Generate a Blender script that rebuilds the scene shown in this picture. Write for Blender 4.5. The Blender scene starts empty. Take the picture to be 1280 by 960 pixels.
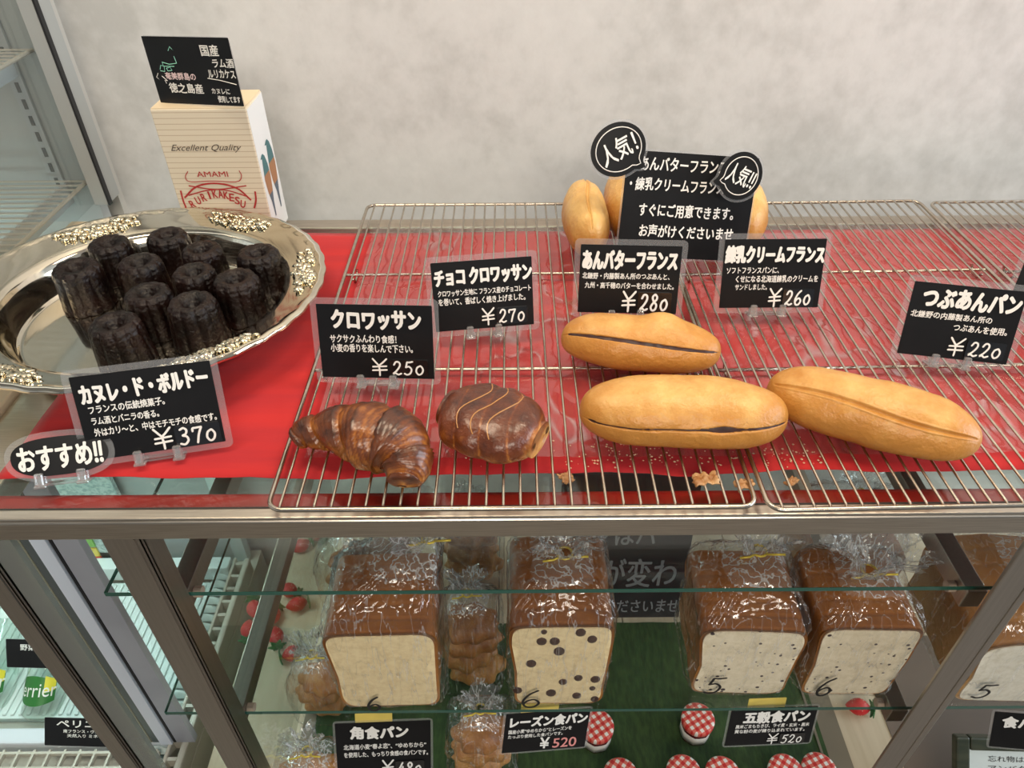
import bpy, bmesh, math, random
import numpy as np
from mathutils import Vector, Matrix, noise

random.seed(7)
S = bpy.context.scene
COL = S.collection
rad = math.radians

# ---------------------------------------------------------------- camera
F = 924.0
PITCH, ROLL = rad(39.0), rad(0.42)
CAM = np.array([0.0, 0.0, 1.42])
FW = np.array([0, math.cos(PITCH), -math.sin(PITCH)])
UP0 = np.array([0, math.sin(PITCH), math.cos(PITCH)])
RT0 = np.array([1.0, 0, 0])
RT = RT0 * math.cos(ROLL) - UP0 * math.sin(ROLL)
UP = UP0 * math.cos(ROLL) + RT0 * math.sin(ROLL)
cd = bpy.data.cameras.new('camera')
cam = bpy.data.objects.new('camera', cd)
COL.objects.link(cam)
cd.sensor_width = 36
cd.lens = F / 1280 * 36
cd.clip_start = 0.02
M3 = Matrix([[RT[i], UP[i], -FW[i]] for i in range(3)])
cam.matrix_world = Matrix.Translation(Vector(CAM)) @ M3.to_4x4()
S.camera = cam

# ---------------------------------------------------------------- light, world, exposure
S.view_settings.view_transform = 'Standard'
S.view_settings.look = 'None'
S.view_settings.exposure = -0.28
S.view_settings.gamma = 1.0
S.view_settings.use_curve_mapping = False
w = bpy.data.worlds.new('world')
S.world = w
w.use_nodes = True
bg = w.node_tree.nodes['Background']
bg.inputs[0].default_value = (0.80, 0.90, 1.0, 1)
bg.inputs[1].default_value = 0.27


def area(name, loc, aim, sx, sy, power, col):
    l = bpy.data.lights.new(name, 'AREA')
    l.shape = 'RECTANGLE'
    l.size, l.size_y, l.energy, l.color = sx, sy, power, col
    o = bpy.data.objects.new(name, l)
    COL.objects.link(o)
    o.location = loc
    d = Vector(aim) - Vector(loc)
    o.rotation_euler = d.to_track_quat('-Z', 'Y').to_euler()
    return o


area('window_light', (3.2, 0.1, 1.7), (0.0, 0.75, 1.0), 2.2, 2.0, 105, (0.80, 0.91, 1.0))
area('ceiling_light', (-0.5, 0.62, 2.5), (-0.4, 0.62, 1.0), 0.25, 0.7, 15, (1.0, 0.82, 0.60))
area('ceiling_light', (0.75, 0.62, 2.5), (0.65, 0.62, 1.0), 0.25, 0.7, 15, (1.0, 0.82, 0.60))
area('shop_light', (0.2, -1.6, 2.4), (0.0, 0.6, 0.7), 1.6, 0.5, 42, (1.0, 0.90, 0.76))

# ---------------------------------------------------------------- helpers


def ray(x, y):
    return FW + RT * (x - 640) / F - UP * (y - 480) / F


def PZ(x, y, z):
    d = ray(x, y)
    return CAM + d * (z - CAM[2]) / d[2]


def PY(x, y, Y):
    d = ray(x, y)
    return CAM + d * Y / d[1]


MATS = {}


def nodes(name):
    m = bpy.data.materials.new(name)
    m.use_nodes = True
    nt = m.node_tree
    return m, nt, nt.nodes['Principled BSDF'], nt.nodes['Material Output']


def setp(b, **k):
    for n, v in k.items():
        b.inputs[n.replace('_', ' ')].default_value = v


def col4(c):
    return (c[0], c[1], c[2], 1)


def coords(nt, scale=(1, 1, 1), kind='Object'):
    tc = nt.nodes.new('ShaderNodeTexCoord')
    mp = nt.nodes.new('ShaderNodeMapping')
    mp.inputs['Scale'].default_value = scale
    nt.links.new(tc.outputs[kind], mp.inputs[0])
    return mp.outputs[0]


def noise_tex(nt, vec, scale, detail=3, rough=0.5):
    n = nt.nodes.new('ShaderNodeTexNoise')
    n.inputs['Scale'].default_value = scale
    n.inputs['Detail'].default_value = detail
    n.inputs['Roughness'].default_value = rough
    nt.links.new(vec, n.inputs['Vector'])
    return n.outputs['Fac']


def ramp(nt, fac, stops):
    r = nt.nodes.new('ShaderNodeValToRGB')
    e = r.color_ramp.elements
    while len(e) < len(stops):
        e.new(0.5)
    for i, (p, c) in enumerate(stops):
        e[i].position = p
        e[i].color = col4(c)
    nt.links.new(fac, r.inputs[0])
    return r.outputs[0]


def bump(nt, fac, b, strength, dist=0.001):
    bp = nt.nodes.new('ShaderNodeBump')
    bp.inputs['Strength'].default_value = strength
    bp.inputs['Distance'].default_value = dist
    nt.links.new(fac, bp.inputs['Height'])
    nt.links.new(bp.outputs[0], b.inputs['Normal'])
    return bp


def mat(name, c, rough=0.5, metal=0.0, c2=None, nscale=20, stretch=(1, 1, 1), bmp=0.0, bscale=None, bdist=0.001,
        lo=0.35, hi=0.65, detail=3, coat=0.0, **kw):
    if name in MATS:
        return MATS[name]
    m, nt, b, out = nodes(name)
    setp(b, Base_Color=col4(c), Roughness=rough, Metallic=metal)
    if coat:
        b.inputs['Coat Weight'].default_value = coat
        b.inputs['Coat Roughness'].default_value = 0.08
    for k, v in kw.items():
        b.inputs[k.replace('_', ' ')].default_value = v
    v = coords(nt, stretch)
    f = noise_tex(nt, v, nscale, detail)
    if c2 is not None:
        nt.links.new(ramp(nt, f, [(lo, c), (hi, c2)]), b.inputs['Base Color'])
    if bmp:
        f2 = noise_tex(nt, v, bscale or nscale, 4)
        bump(nt, f2, b, bmp, bdist)
    MATS[name] = m
    return m


def clear_mat(name, tint=(1, 1, 1), gloss=0.12, rough=0.05, bmp=0.0, bscale=60, haze=0.0, stretch=(1, 1, 1), ior=1.45, bdist=0.004, streak=None, crease=0.0):
    if name in MATS:
        return MATS[name]
    m, nt, b, out = nodes(name)
    nt.nodes.remove(b)
    tr = nt.nodes.new('ShaderNodeBsdfTransparent')
    tr.inputs[0].default_value = col4(tint)
    gl = nt.nodes.new('ShaderNodeBsdfGlossy')
    gl.inputs['Roughness'].default_value = rough
    fr = nt.nodes.new('ShaderNodeFresnel')
    # the same reflectance on both faces of a thin sheet
    ge = nt.nodes.new('ShaderNodeNewGeometry')
    io = nt.nodes.new('ShaderNodeMapRange')
    io.inputs['To Min'].default_value = ior
    io.inputs['To Max'].default_value = 1 / ior
    nt.links.new(ge.outputs['Backfacing'], io.inputs['Value'])
    nt.links.new(io.outputs[0], fr.inputs['IOR'])
    ad = nt.nodes.new('ShaderNodeMath')
    ad.operation = 'ADD'
    ad.use_clamp = True
    ad.inputs[1].default_value = gloss
    nt.links.new(fr.outputs[0], ad.inputs[0])
    mx = nt.nodes.new('ShaderNodeMixShader')
    if streak:
        # sharp creases of the film reflect more than the flat film between them
        prev = ad.outputs[0]
        for (sc_, str_, wd, amt_) in streak:
            vv = coords(nt, str_)
            ff = noise_tex(nt, vv, sc_, 2, .5)
            m1 = nt.nodes.new('ShaderNodeMath')
            m1.operation = 'SUBTRACT'
            m1.inputs[1].default_value = .5
            nt.links.new(ff, m1.inputs[0])
            m2_ = nt.nodes.new('ShaderNodeMath')
            m2_.operation = 'ABSOLUTE'
            nt.links.new(m1.outputs[0], m2_.inputs[0])
            m3_ = nt.nodes.new('ShaderNodeMapRange')
            m3_.inputs['From Min'].default_value = 0
            m3_.inputs['From Max'].default_value = wd
            m3_.inputs['To Min'].default_value = amt_
            m3_.inputs['To Max'].default_value = 0
            nt.links.new(m2_.outputs[0], m3_.inputs['Value'])
            a2 = nt.nodes.new('ShaderNodeMath')
            a2.operation = 'ADD'
            a2.use_clamp = True
            nt.links.new(prev, a2.inputs[0])
            nt.links.new(m3_.outputs[0], a2.inputs[1])
            prev = a2.outputs[0]
        ad = a2
    nt.links.new(ad.outputs[0], mx.inputs[0])
    nt.links.new(tr.outputs[0], mx.inputs[1])
    nt.links.new(gl.outputs[0], mx.inputs[2])
    last = mx.outputs[0]
    if streak and crease:
        dw = nt.nodes.new('ShaderNodeBsdfDiffuse')
        dw.inputs[0].default_value = (0.95, 0.95, 0.95, 1)
        cm = nt.nodes.new('ShaderNodeMath')
        cm.operation = 'MULTIPLY'
        cm.inputs[1].default_value = crease
        nt.links.new(m3_.outputs[0], cm.inputs[0])
        mc = nt.nodes.new('ShaderNodeMixShader')
        nt.links.new(cm.outputs[0], mc.inputs[0])
        nt.links.new(last, mc.inputs[1])
        nt.links.new(dw.outputs[0], mc.inputs[2])
        last = mc.outputs[0]
    if bmp:
        v = coords(nt, stretch)
        f = noise_tex(nt, v, bscale, 2, 0.6)
        rid = nt.nodes.new('ShaderNodeMath')
        rid.operation = 'SUBTRACT'
        rid.inputs[1].default_value = 0.5
        nt.links.new(f, rid.inputs[0])
        ab = nt.nodes.new('ShaderNodeMath')
        ab.operation = 'ABSOLUTE'
        nt.links.new(rid.outputs[0], ab.inputs[0])
        bp = nt.nodes.new('ShaderNodeBump')
        bp.inputs['Strength'].default_value = bmp
        bp.inputs['Distance'].default_value = bdist
        nt.links.new(ab.outputs[0], bp.inputs['Height'])
        nt.links.new(bp.outputs[0], gl.inputs['Normal'])
    if haze:
        df = nt.nodes.new('ShaderNodeBsdfDiffuse')
        df.inputs[0].default_value = (0.9, 0.9, 0.9, 1)
        m2 = nt.nodes.new('ShaderNodeMixShader')
        m2.inputs[0].default_value = haze
        nt.links.new(last, m2.inputs[1])
        nt.links.new(df.outputs[0], m2.inputs[2])
        last = m2.outputs[0]
    nt.links.new(last, out.inputs[0])
    MATS[name] = m
    return m


def emit_mat(name, c, s):
    m, nt, b, out = nodes(name)
    setp(b, Base_Color=col4(c))
    b.inputs['Emission Color'].default_value = col4(c)
    b.inputs['Emission Strength'].default_value = s
    return m


def link(name, me, m=None, parent=None, smooth=False, local=False):
    """link a mesh; geometry given in world coordinates is rebased on an unrotated parent"""
    if parent is not None and not local:
        me.transform(Matrix.Translation(-Vector(parent_loc(parent))))
    o = bpy.data.objects.new(name, me)
    COL.objects.link(o)
    if m is not None:
        me.materials.clear()
        me.materials.append(m)
    if parent is not None:
        o.parent = parent
    if smooth:
        me.polygons.foreach_set('use_smooth', [True] * len(me.polygons))
    return o


def parent_loc(p):
    v = Vector(p.location)
    while p.parent is not None:
        p = p.parent
        v = v + Vector(p.location)
    return v


def mesh(verts, faces):
    me = bpy.data.meshes.new('m')
    me.from_pydata([tuple(map(float, v)) for v in verts], [], [tuple(f) for f in faces])
    me.validate()
    me.update()
    return me


def bm_mesh(bm):
    me = bpy.data.meshes.new('m')
    bmesh.ops.recalc_face_normals(bm, faces=bm.faces)
    bm.to_mesh(me)
    bm.free()
    return me


def box_bm(bm, x0, x1, y0, y1, z0, z1, bev=0.0, seg=2):
    r = bmesh.ops.create_cube(bm, size=1)
    vs = r['verts']
    for v in vs:
        v.co = Vector((x0 + (v.co.x + .5) * (x1 - x0), y0 + (v.co.y + .5) * (y1 - y0), z0 + (v.co.z + .5) * (z1 - z0)))
    if bev:
        es = list({e for v in vs for e in v.link_edges})
        bmesh.ops.bevel(bm, geom=es, offset=bev, segments=seg, affect='EDGES', profile=0.5)


def box(name, x0, x1, y0, y1, z0, z1, m, parent=None, bev=0.0, local=False, seg=2):
    bm = bmesh.new()
    box_bm(bm, x0, x1, y0, y1, z0, z1, bev, seg)
    return link(name, bm_mesh(bm), m, parent, local=local)


def surf(nu, nv, f, cu=False, cv=False, caps=False):
    """grid surface; f(u,v)->xyz ; caps closes the first and last u rings (v closed)"""
    vs, fs = [], []
    for i in range(nu):
        u = i / nu if cu else i / (nu - 1)
        for j in range(nv):
            v = j / nv if cv else j / (nv - 1)
            vs.append(f(u, v))
    for i in range(nu if cu else nu - 1):
        for j in range(nv if cv else nv - 1):
            a, b2 = i, (i + 1) % nu
            c, d = j, (j + 1) % nv
            fs.append((a * nv + c, b2 * nv + c, b2 * nv + d, a * nv + d))
    if caps:
        fs.append(tuple(range(nv - 1, -1, -1)))
        fs.append(tuple(range((nu - 1) * nv, nu * nv)))
    return mesh(vs, fs)


def tube_me(pts, r, n=8, closed=False):
    pts = [Vector(p) for p in pts]
    N = len(pts)
    vs, fs = [], []
    up = None
    for i, p in enumerate(pts):
        if closed:
            t = pts[(i + 1) % N] - pts[i - 1]
        else:
            t = pts[min(i + 1, N - 1)] - pts[max(i - 1, 0)]
        t.normalize()
        if up is None:
            up = Vector((0, 0, 1)) if abs(t.z) < .9 else Vector((0, 1, 0))
        s = t.cross(up).normalized()
        up = s.cross(t).normalized()
        rr = r[i] if isinstance(r, (list, tuple)) else r
        for k in range(n):
            a = 2 * math.pi * k / n
            vs.append(p + (s * math.cos(a) + up * math.sin(a)) * rr)
    M = N if closed else N - 1
    for i in range(M):
        for k in range(n):
            a, b2 = i * n, ((i + 1) % N) * n
            fs.append((a + k, a + (k + 1) % n, b2 + (k + 1) % n, b2 + k))
    if not closed:
        fs.append(tuple(range(n)))
        fs.append(tuple((N - 1) * n + k for k in range(n - 1, -1, -1)))
    return mesh(vs, fs)


def join_me(ms):
    bm = bmesh.new()
    for m in ms:
        bm.from_mesh(m)
    return bm_mesh(bm)


def empty(name, loc, label, cat, group=None, rot=(0, 0, 0)):
    o = bpy.data.objects.new(name, None)
    o.empty_display_size = 0.02
    COL.objects.link(o)
    o.location = loc
    o.rotation_euler = rot
    return tag(o, label, cat, group)


def tag(o, label=None, cat=None, group=None, kind=None):
    if label:
        o['label'] = label
    if cat:
        o['category'] = cat
    if group:
        o['group'] = group
    if kind:
        o['kind'] = kind
    return o


def ns(p, s, seed=0.0):
    return noise.noise(Vector((p[0] * s + seed, p[1] * s + seed * 1.7, p[2] * s - seed)))


# ---------------------------------------------------------------- materials
STEEL = mat('brushed_steel', (0.56, 0.50, 0.43), 0.32, 1.0, c2=(0.68, 0.62, 0.54), nscale=12, stretch=(2, 90, 90), bmp=0.05, bscale=30)
STEELV = mat('brushed_steel_upright', (0.47, 0.43, 0.385), 0.34, 1.0, c2=(0.52, 0.475, 0.43), nscale=8, stretch=(60, 60, 1), bmp=0.02, bscale=30)
BLUESTEEL = mat('grey_steel', (0.46, 0.48, 0.56), 0.45, 0.35, c2=(0.54, 0.56, 0.64), nscale=8)
WIRE = mat('rack_wire_steel', (0.62, 0.56, 0.48), 0.25, 1.0, c2=(0.50, 0.43, 0.35), nscale=60)
CHROME = mat('polished_silver', (0.83, 0.78, 0.68), 0.07, 1.0, c2=(0.72, 0.66, 0.54), nscale=9, bmp=0.02, bscale=30)
GLASS = clear_mat('shelf_glass', (0.985, 0.995, 0.988), 0.01, 0.02)
GLASSTOP = clear_mat('counter_glass', (0.90, 0.95, 0.92), 0.02, 0.04)
GEDGE = mat('glass_edge', (0.02, 0.10, 0.075), 0.1, coat=0.5)
RED = mat('red_cloth', (0.54, 0.012, 0.013), 0.8, c2=(0.44, 0.009, 0.016), nscale=6, stretch=(1, 8, 1), bmp=0.35, bscale=260, bdist=0.0006, Sheen_Weight=0.12)
REDP = mat('red_paper', (0.46, 0.014, 0.012), 0.35, c2=(0.36, 0.012, 0.012), nscale=18)
FILM = clear_mat('crinkled_film', (0.98, 0.98, 0.98), 0.06, 0.10, bmp=0.7, bscale=14, haze=0.035, bdist=0.012, streak=[(9, (1, .5, 1), .010, .30)])
BAG = clear_mat('bag_plastic', (0.985, 0.985, 0.985), 0.03, 0.10, bmp=0.8, bscale=38, haze=0.012, bdist=0.008, ior=1.3, streak=[(24, (2.2, .8, .35), .010, .22), (52, (1.6, .9, .16), .016, .22)], crease=.9)
GATHER = clear_mat('gathered_bag_plastic', (0.97, 0.97, 0.97), 0.06, 0.12, bmp=0.9, bscale=50, haze=0.10, bdist=0.008, ior=1.4, streak=[(90, (1, 1, .12), .05, .40)], crease=1.0)
LAM = clear_mat('laminate_plastic', (0.97, 0.97, 0.98), 0.03, 0.05, haze=0.08)
ACRYL = clear_mat('clear_acrylic', (0.88, 0.88, 0.88), 0.12, 0.04, haze=0.12)
BLACK = mat('black_card', (0.008, 0.008, 0.009), 0.30, c2=(0.010, 0.010, 0.011), nscale=30, Specular_IOR_Level=0.28)
WHITE_INK = mat('white_marker_ink', (0.86, 0.84, 0.80), 0.6)
PINK_INK = mat('pink_marker_ink', (0.85, 0.66, 0.66), 0.6)
GREEN_INK = mat('green_marker_ink', (0.30, 0.70, 0.55), 0.6)
BLACK_INK = mat('black_marker_ink', (0.012, 0.010, 0.010), 0.5)
RED_INK = mat('red_printed_ink', (0.42, 0.03, 0.03), 0.5)
DARK_INK = mat('dark_printed_ink', (0.07, 0.05, 0.04), 0.5)
YELLOW = mat('yellow_tape', (0.80, 0.62, 0.14), 0.35, c2=(0.70, 0.54, 0.12), nscale=30)
GOLDTIE = mat('gold_tie', (0.78, 0.58, 0.08), 0.3, 0.3)

# ---------------------------------------------------------------- room


def wall_material():
    m, nt, b, out = nodes('grey_wallpaper')
    v = coords(nt)
    f = noise_tex(nt, v, 3.2, 5, 0.6)
    f2 = noise_tex(nt, v, 38, 3, 0.6)
    a = nt.nodes.new('ShaderNodeMath')
    a.operation = 'MULTIPLY_ADD'
    a.inputs[1].default_value = 0.35
    nt.links.new(f2, a.inputs[0])
    nt.links.new(f, a.inputs[2])
    nt.links.new(ramp(nt, a.outputs[0], [(0.48, (0.52, 0.52, 0.51)), (0.68, (0.66, 0.66, 0.655)), (0.85, (0.72, 0.72, 0.715))]), b.inputs['Base Color'])
    setp(b, Roughness=0.75)
    bump(nt, f2, b, 0.25, 0.002)
    return m


WALL = wall_material()
FLOOR = mat('grey_floor', (0.13, 0.115, 0.10), 0.6, c2=(0.18, 0.16, 0.14), nscale=6)
CEIL = mat('grey_ceiling', (0.42, 0.41, 0.40), 0.8)
for nm, a, m in (('wall_back', (-2.4, 3.2, 1.07, 1.17, 0, 2.6), WALL), ('floor', (-2.4, 3.2, -2.6, 1.07, -0.05, 0), FLOOR),
                 ('ceiling', (-2.4, 3.2, -2.6, 1.17, 2.6, 2.65), CEIL), ('wall_left', (-2.5, -2.4, -2.6, 1.17, 0, 2.6), WALL)):
    tag(box(nm, *a, m), kind='structure')
# upright strip where the fridge meets the wall
p = PY(148, 262, 1.06)
tag(box('trim_1', p[0] - .012, p[0] + .010, 1.055, 1.07, 0.0, 2.6, mat('pale_grey_trim', (0.52, 0.50, 0.46), 0.5)), kind='structure')

# ---------------------------------------------------------------- display counter
ZT = 0.95
case = empty('display_counter', (0.4, 0.42, 0.0), 'stainless steel framed glass display counter carrying the red cloth and racks', 'counter')
XL, XR = -0.50, 1.45
fr = bmesh.new()
box_bm(fr, XL, XR, 0.405, 0.4165, 0.9245, 0.9475, 0.0025, 3)
link('front_rail', bm_mesh(fr), STEEL, case)
box('rail_lip', XL, XR, 0.4055, 0.4165, 0.9476, 0.9512, STEEL, case, 0.0012)
box('back_rail', XL, XR, 0.925, 0.951, 0.915, 0.949, STEEL, case, 0.002)
box('side_rail', XL, -0.452, 0.4170, 0.9245, 0.915, 0.9435, STEEL, case, 0.002)
box('top_glass', -0.4515, XR, 0.4172, 0.9245, 0.944, 0.950, GLASSTOP, case)
box('gasket', XL, XR, 0.4166, 0.4184, 0.9430, 0.9506, mat('dark_gasket', (0.02, 0.02, 0.018), 0.5), case)


def post(x0, x1, y0, y1, z0=0.02, z1=0.9245):
    bm = bmesh.new()
    box_bm(bm, x0, x1, y0, y0 + .004, z0, z1, 0.0012)
    box_bm(bm, x1 - .004, x1, y0, y1, z0, z1, 0.0012)
    box_bm(bm, x0 + (x1 - x0) * .82, x0 + (x1 - x0) * .86, y0 - .0025, y0, z0, z1)
    return link('post', bm_mesh(bm), STEELV, case)


post(-0.480, -0.4545, 0.408, 0.428)
post(-0.352, -0.3165, 0.408, 0.434)
bm = bmesh.new()
box_bm(bm, 0.4435, 0.4700, 0.408, 0.412, 0.02, 0.9245, 0.001)
box_bm(bm, 0.4700, 0.4780, 0.4075, 0.434, 0.02, 0.9245, 0.001)
link('post', bm_mesh(bm), STEELV, case)
post(1.22, 1.255, 0.408, 0.434)
# glass panel fitted beside the left corner post
box('side_pane', -0.4535, -0.4320, 0.4105, 0.4165, 0.02, 0.9240, clear_mat('pane_green', (0.40, 0.46, 0.36), 0.05, 0.05, haze=.15), case)
for zs, yf in ((0.808, 0.436), (0.573, 0.436)):
    x0 = PZ(128 if zs > .7 else 204, 745 if zs > .7 else 895, zs)[0]
    box('glass_shelf', x0, 1.2, yf, 0.74, zs - .006, zs, GLASS, case)
    box('shelf_edge', x0, 1.2, yf - .0006, yf, zs - .0055, zs - .0003, GEDGE, case)
    box('shelf_edge', x0 - .0006, x0, yf, 0.74, zs - .0055, zs - .0003, GEDGE, case)
    for sx, s in ((-0.334, 1), (0.4575, -1)):
        box('shelf_rail', sx - .010, sx + .010, 0.4345, 0.92, zs - .033, zs - .0075, STEELV, case, .001)
        xs = sx + .0105 * s
        m = tube_me([(xs, 0.452, zs - .022), (xs + .008 * s, 0.452, zs - .022)], .006, 12)
        link('shelf_pin', m, mat('pin_plastic', (0.55, 0.42, 0.32), .4), case)
# lower side rail of the case with its brassy edge
zd = 0.170
xa = PZ(300, 880, zd)
box('side_divider', -0.335 - .006, -0.335 + .002, 0.45, 0.94, 0.30, 0.795, clear_mat('divider_glass', (0.95, 0.96, 0.95), 0.02, 0.04), case)

# cream wooden deck
WOOD = mat('cream_wood', (0.62, 0.53, 0.38), 0.55, c2=(0.54, 0.45, 0.31), nscale=5, stretch=(14, 1, 1))
deck = empty('bottom_shelf', (0.4, 0.7, 0.0), 'cream wooden bottom shelf inside the display counter', 'shelf')
dx0 = PZ(283, 880, zd)[0]
xs = np.linspace(dx0, 1.4, 9)
for i in range(8):
    box('plank', xs[i] + .0008, xs[i + 1] - .0008, 0.40, 1.03, zd - .02, zd, WOOD, deck, 0.001)
for x in (dx0 + .03, 0.5, 1.37):
    box('support', x - .02, x + .02, 0.45, 1.0, 0, zd - .0205, WOOD, deck)

# green woven mat
GREEN = mat('green_weave', (0.040, 0.085, 0.022), 0.85, c2=(0.022, 0.05, 0.014), nscale=160, stretch=(1, .3, 1), bmp=0.6, bscale=260)
gx0, gx1 = PZ(385, 950, zd)[0], PZ(1022, 905, zd)[0]
gy1 = PZ(800, 779, zd)[1]
gm = empty('woven_mat', ((gx0 + gx1) / 2, 0.6, zd), 'dark green woven mat with a taupe border under the jam jars', 'mat')
def matf(u, v):
    x = gx0 + (gx1 - gx0) * u
    y = 0.44 + (gy1 - 0.44) * v
    return (x, y, zd + .0022 + .0006 * math.sin(x * 90) * math.sin(y * 60))
link('weave', surf(60, 30, matf), GREEN, gm, smooth=True)
TAUPE = mat('taupe_fabric', (0.20, 0.17, 0.12), .8)
box('border', gx1, gx1 + .035, 0.44, gy1, zd + .0004, zd + .002, TAUPE, gm)
box('border', gx0 - .02, gx0, 0.44, gy1, zd + .0004, zd + .002, TAUPE, gm)
box('border_stripe', gx1 - .012, gx1 - .008, 0.44, gy1 - .004, zd + .003, zd + .0042, TAUPE, gm)

# ---------------------------------------------------------------- red cloths on the top


def cloth(name, x0, x1, y0, y1, z, m, label, amp, ragged=0.0, nx=160, ny=40, th=0.0007):
    def f(u, v):
        x = x0 + (x1 - x0) * u
        y = y0 + (y1 - y0) * v
        y += ragged * (1 - v) * ns((x, 0, 0), 9, 3) + ragged * (1 - v) * .4 * ns((x, 0, 0), 30, 1)
        h = amp * (0.6 + 0.5 * ns((x * .6, y * 2.2, 0), 9, 2) + 0.8 * max(0, ns((x * .8 + y * .5, y * 1.2, 0), 14, 5)) ** 1.0)
        return (x, y, z + th + max(0.0, h))
    me = surf(nx, ny, f)
    o = link(name, me, m, smooth=True)
    md = o.modifiers.new('thick', 'SOLIDIFY')
    md.thickness = th
    md.offset = -1
    return tag(o, label, 'cloth')


cloth('red_cloth', -0.4505, 1.40, 0.452, 0.902, ZT + .0002, RED, 'large red linen cloth spread over the glass counter under the racks', 0.0032, 0.007)
cloth('red_strip', -0.4500, 1.40, 0.4195, 0.4405, 0.9415, REDP, 'dark red paper strip showing along the front edge under the glass', 0.0004, 0.002, ny=6, th=.0005).location.z = 0
cloth('red_strip', -0.4500, 1.40, 0.9050, 0.9235, 0.9415, REDP, 'dark red paper strip along the back edge by the wall', 0.0004, 0.001, ny=6, th=.0005)


def film(u, v):
    x = -0.185 + 1.5 * u
    y = 0.47 + 0.44 * v
    a = ns((x, y, 0), 7, 11)
    b = ns((x * 1.3, y * .8, 0), 19, 4)
    h = 0.0018 + 0.0030 * max(0, 1 - abs(a) * 7) ** 1.5 + 0.0018 * max(0, 1 - abs(b) * 6)
    return (x, y, ZT + .0035 + h * .8)


o = link('plastic_film', surf(260, 90, film), FILM, smooth=True)
tag(o, 'clear crinkled plastic film lying on the red cloth under the wire racks', 'plastic film')

# ---------------------------------------------------------------- side board and fridge left of the counter
CREAM = mat('cream_laminate', (0.62, 0.52, 0.36), 0.35, c2=(0.50, 0.43, 0.33), nscale=4)
sb = box('side_board', -0.615, -0.5015, 0.44, 0.95, 0.935, 0.9500, CREAM, bev=.002)
tag(sb, 'cream laminate board beside the counter under the left rim of the tray', 'board')

fx1 = PZ(228, 950, 0.15)[0]
fr_ = empty('drinks_fridge', (-1.0, 0.75, 0.0), 'open white drinks fridge with wire shelves left of the counter', 'fridge')
FW_ = mat('fridge_white', (0.66, 0.74, 0.73), 0.4, c2=(0.60, 0.70, 0.68), nscale=5)
FRIM = mat('fridge_cream_rim', (0.52, 0.49, 0.42), 0.45)
FGREY = mat('fridge_grey', (0.42, 0.45, 0.45), 0.35, c2=(0.48, 0.50, 0.49), nscale=3, stretch=(1, 1, 4))
fyb = 1.015
box('base', -1.55, fx1, 0.50, fyb + .03, 0.0, 0.105, FRIM, fr_)
box('deck', -1.50, fx1 - .075, 0.66, 0.95, 0.106, 0.118, FW_, fr_)
ribs = []
for i in range(60):
    x = fx1 - .088 - i * .0145
    bm = bmesh.new()
    box_bm(bm, x - .0035, x + .0035, 0.665, 0.945, 0.118, 0.1225, .0012, 1)
    ribs.append(link('deck_rib', bm_mesh(bm), FW_, fr_) if i == 0 else None)
    if i:
        bm.free()
        c = ribs[0].copy()
        COL.objects.link(c)
        c.location.x -= i * .0145
# right rim with slots, slats beside it
box('rim', fx1 - .012, fx1, 0.53, 0.99, 0.106, 0.150, FRIM, fr_, .004)
box('rim', fx1 - .034, fx1 - .028, 0.53, 0.99, 0.106, 0.150, FRIM, fr_, .002)
for i in range(15):
    y = 0.54 + i * .031
    box('rim_bridge', fx1 - .0278, fx1 - .0122, y, y + .006, 0.125, 0.147, FRIM, fr_)
sl0 = None
for i in range(22):
    y = 0.55 + i * .020
    if sl0 is None:
        m = surf(7, 8, lambda u, v: (fx1 - .040 - .032 * u, y + .014 * v, 0.128 + .016 * math.sin(math.pi * v) * (0.35 + .65 * math.sin(math.pi * u))), )
        sl0 = link('grille_slat', m, FW_, fr_, smooth=True)
    else:
        c = sl0.copy()
        COL.objects.link(c)
        c.location.y += i * .020
box('grille_floor', fx1 - .0745, fx1 - .0345, 0.53, 0.985, 0.1065, 0.122, mat('fridge_dark_plastic', (.28, .33, .32), .6), fr_)  # grille floor in a darker grey-green plastic than the slats
# front lip, glass guard and intake grid
box('front_lip', -1.5, fx1 - .04, 0.600, 0.628, 0.106, 0.150, mat('lip_white', (.62, .66, .72), .4), fr_, .004)
box('price_rail', -1.5, fx1 - .05, 0.634, 0.640, 0.106, 0.150, GLASS, fr_)
for i in range(36):
    x = fx1 - .05 - i * .026
    box('grid_bar', x - .0018, x + .0018, 0.531, 0.590, 0.140, 0.149, FRIM, fr_)
for y in (0.535, 0.560, 0.585):
    box('grid_rail', -1.0 - .45, fx1 - .045, y - .002, y + .002, 0.1395, 0.1485, FRIM, fr_)
box('back_panel', -1.55, -0.606, fyb, fyb + .02, 0.106, 2.1, FGREY, fr_)
box('back_panel', -0.6055, fx1 - .02, fyb, fyb + .02, 0.106, 0.90, FW_, fr_)
box('back_rail', -1.5, fx1 - .036, 0.955, 0.985, 0.12, 0.16, FW_, fr_, .003)
# colourful shelf tag and speckled liner low at the back
SPECK = mat('speckled_liner', (0.56, 0.68, 0.66), .6, c2=(0.34, 0.46, 0.45), nscale=160, lo=.42, hi=.6)
q0, q1 = PY(92, 690, .97), PY(160, 700, .97)
box('liner', -1.4, q1[0] + .03, .990, 1.0, .17, .60, SPECK, fr_)
for k, (px, c) in enumerate((((112, 678), (.25, .5, .12)), ((118, 690), (.75, .6, .12)), ((124, 700), (.7, .12, .08)), ((129, 708), (.85, .45, .08)))):
    q = PY(px[0], px[1], .987)
    box('shelf_tag', q[0] - .008, q[0] + .008, .985, .989, q[2] - .012, q[2] + .012, mat('tag_colour_%d' % k, c, .5), fr_)
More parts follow.
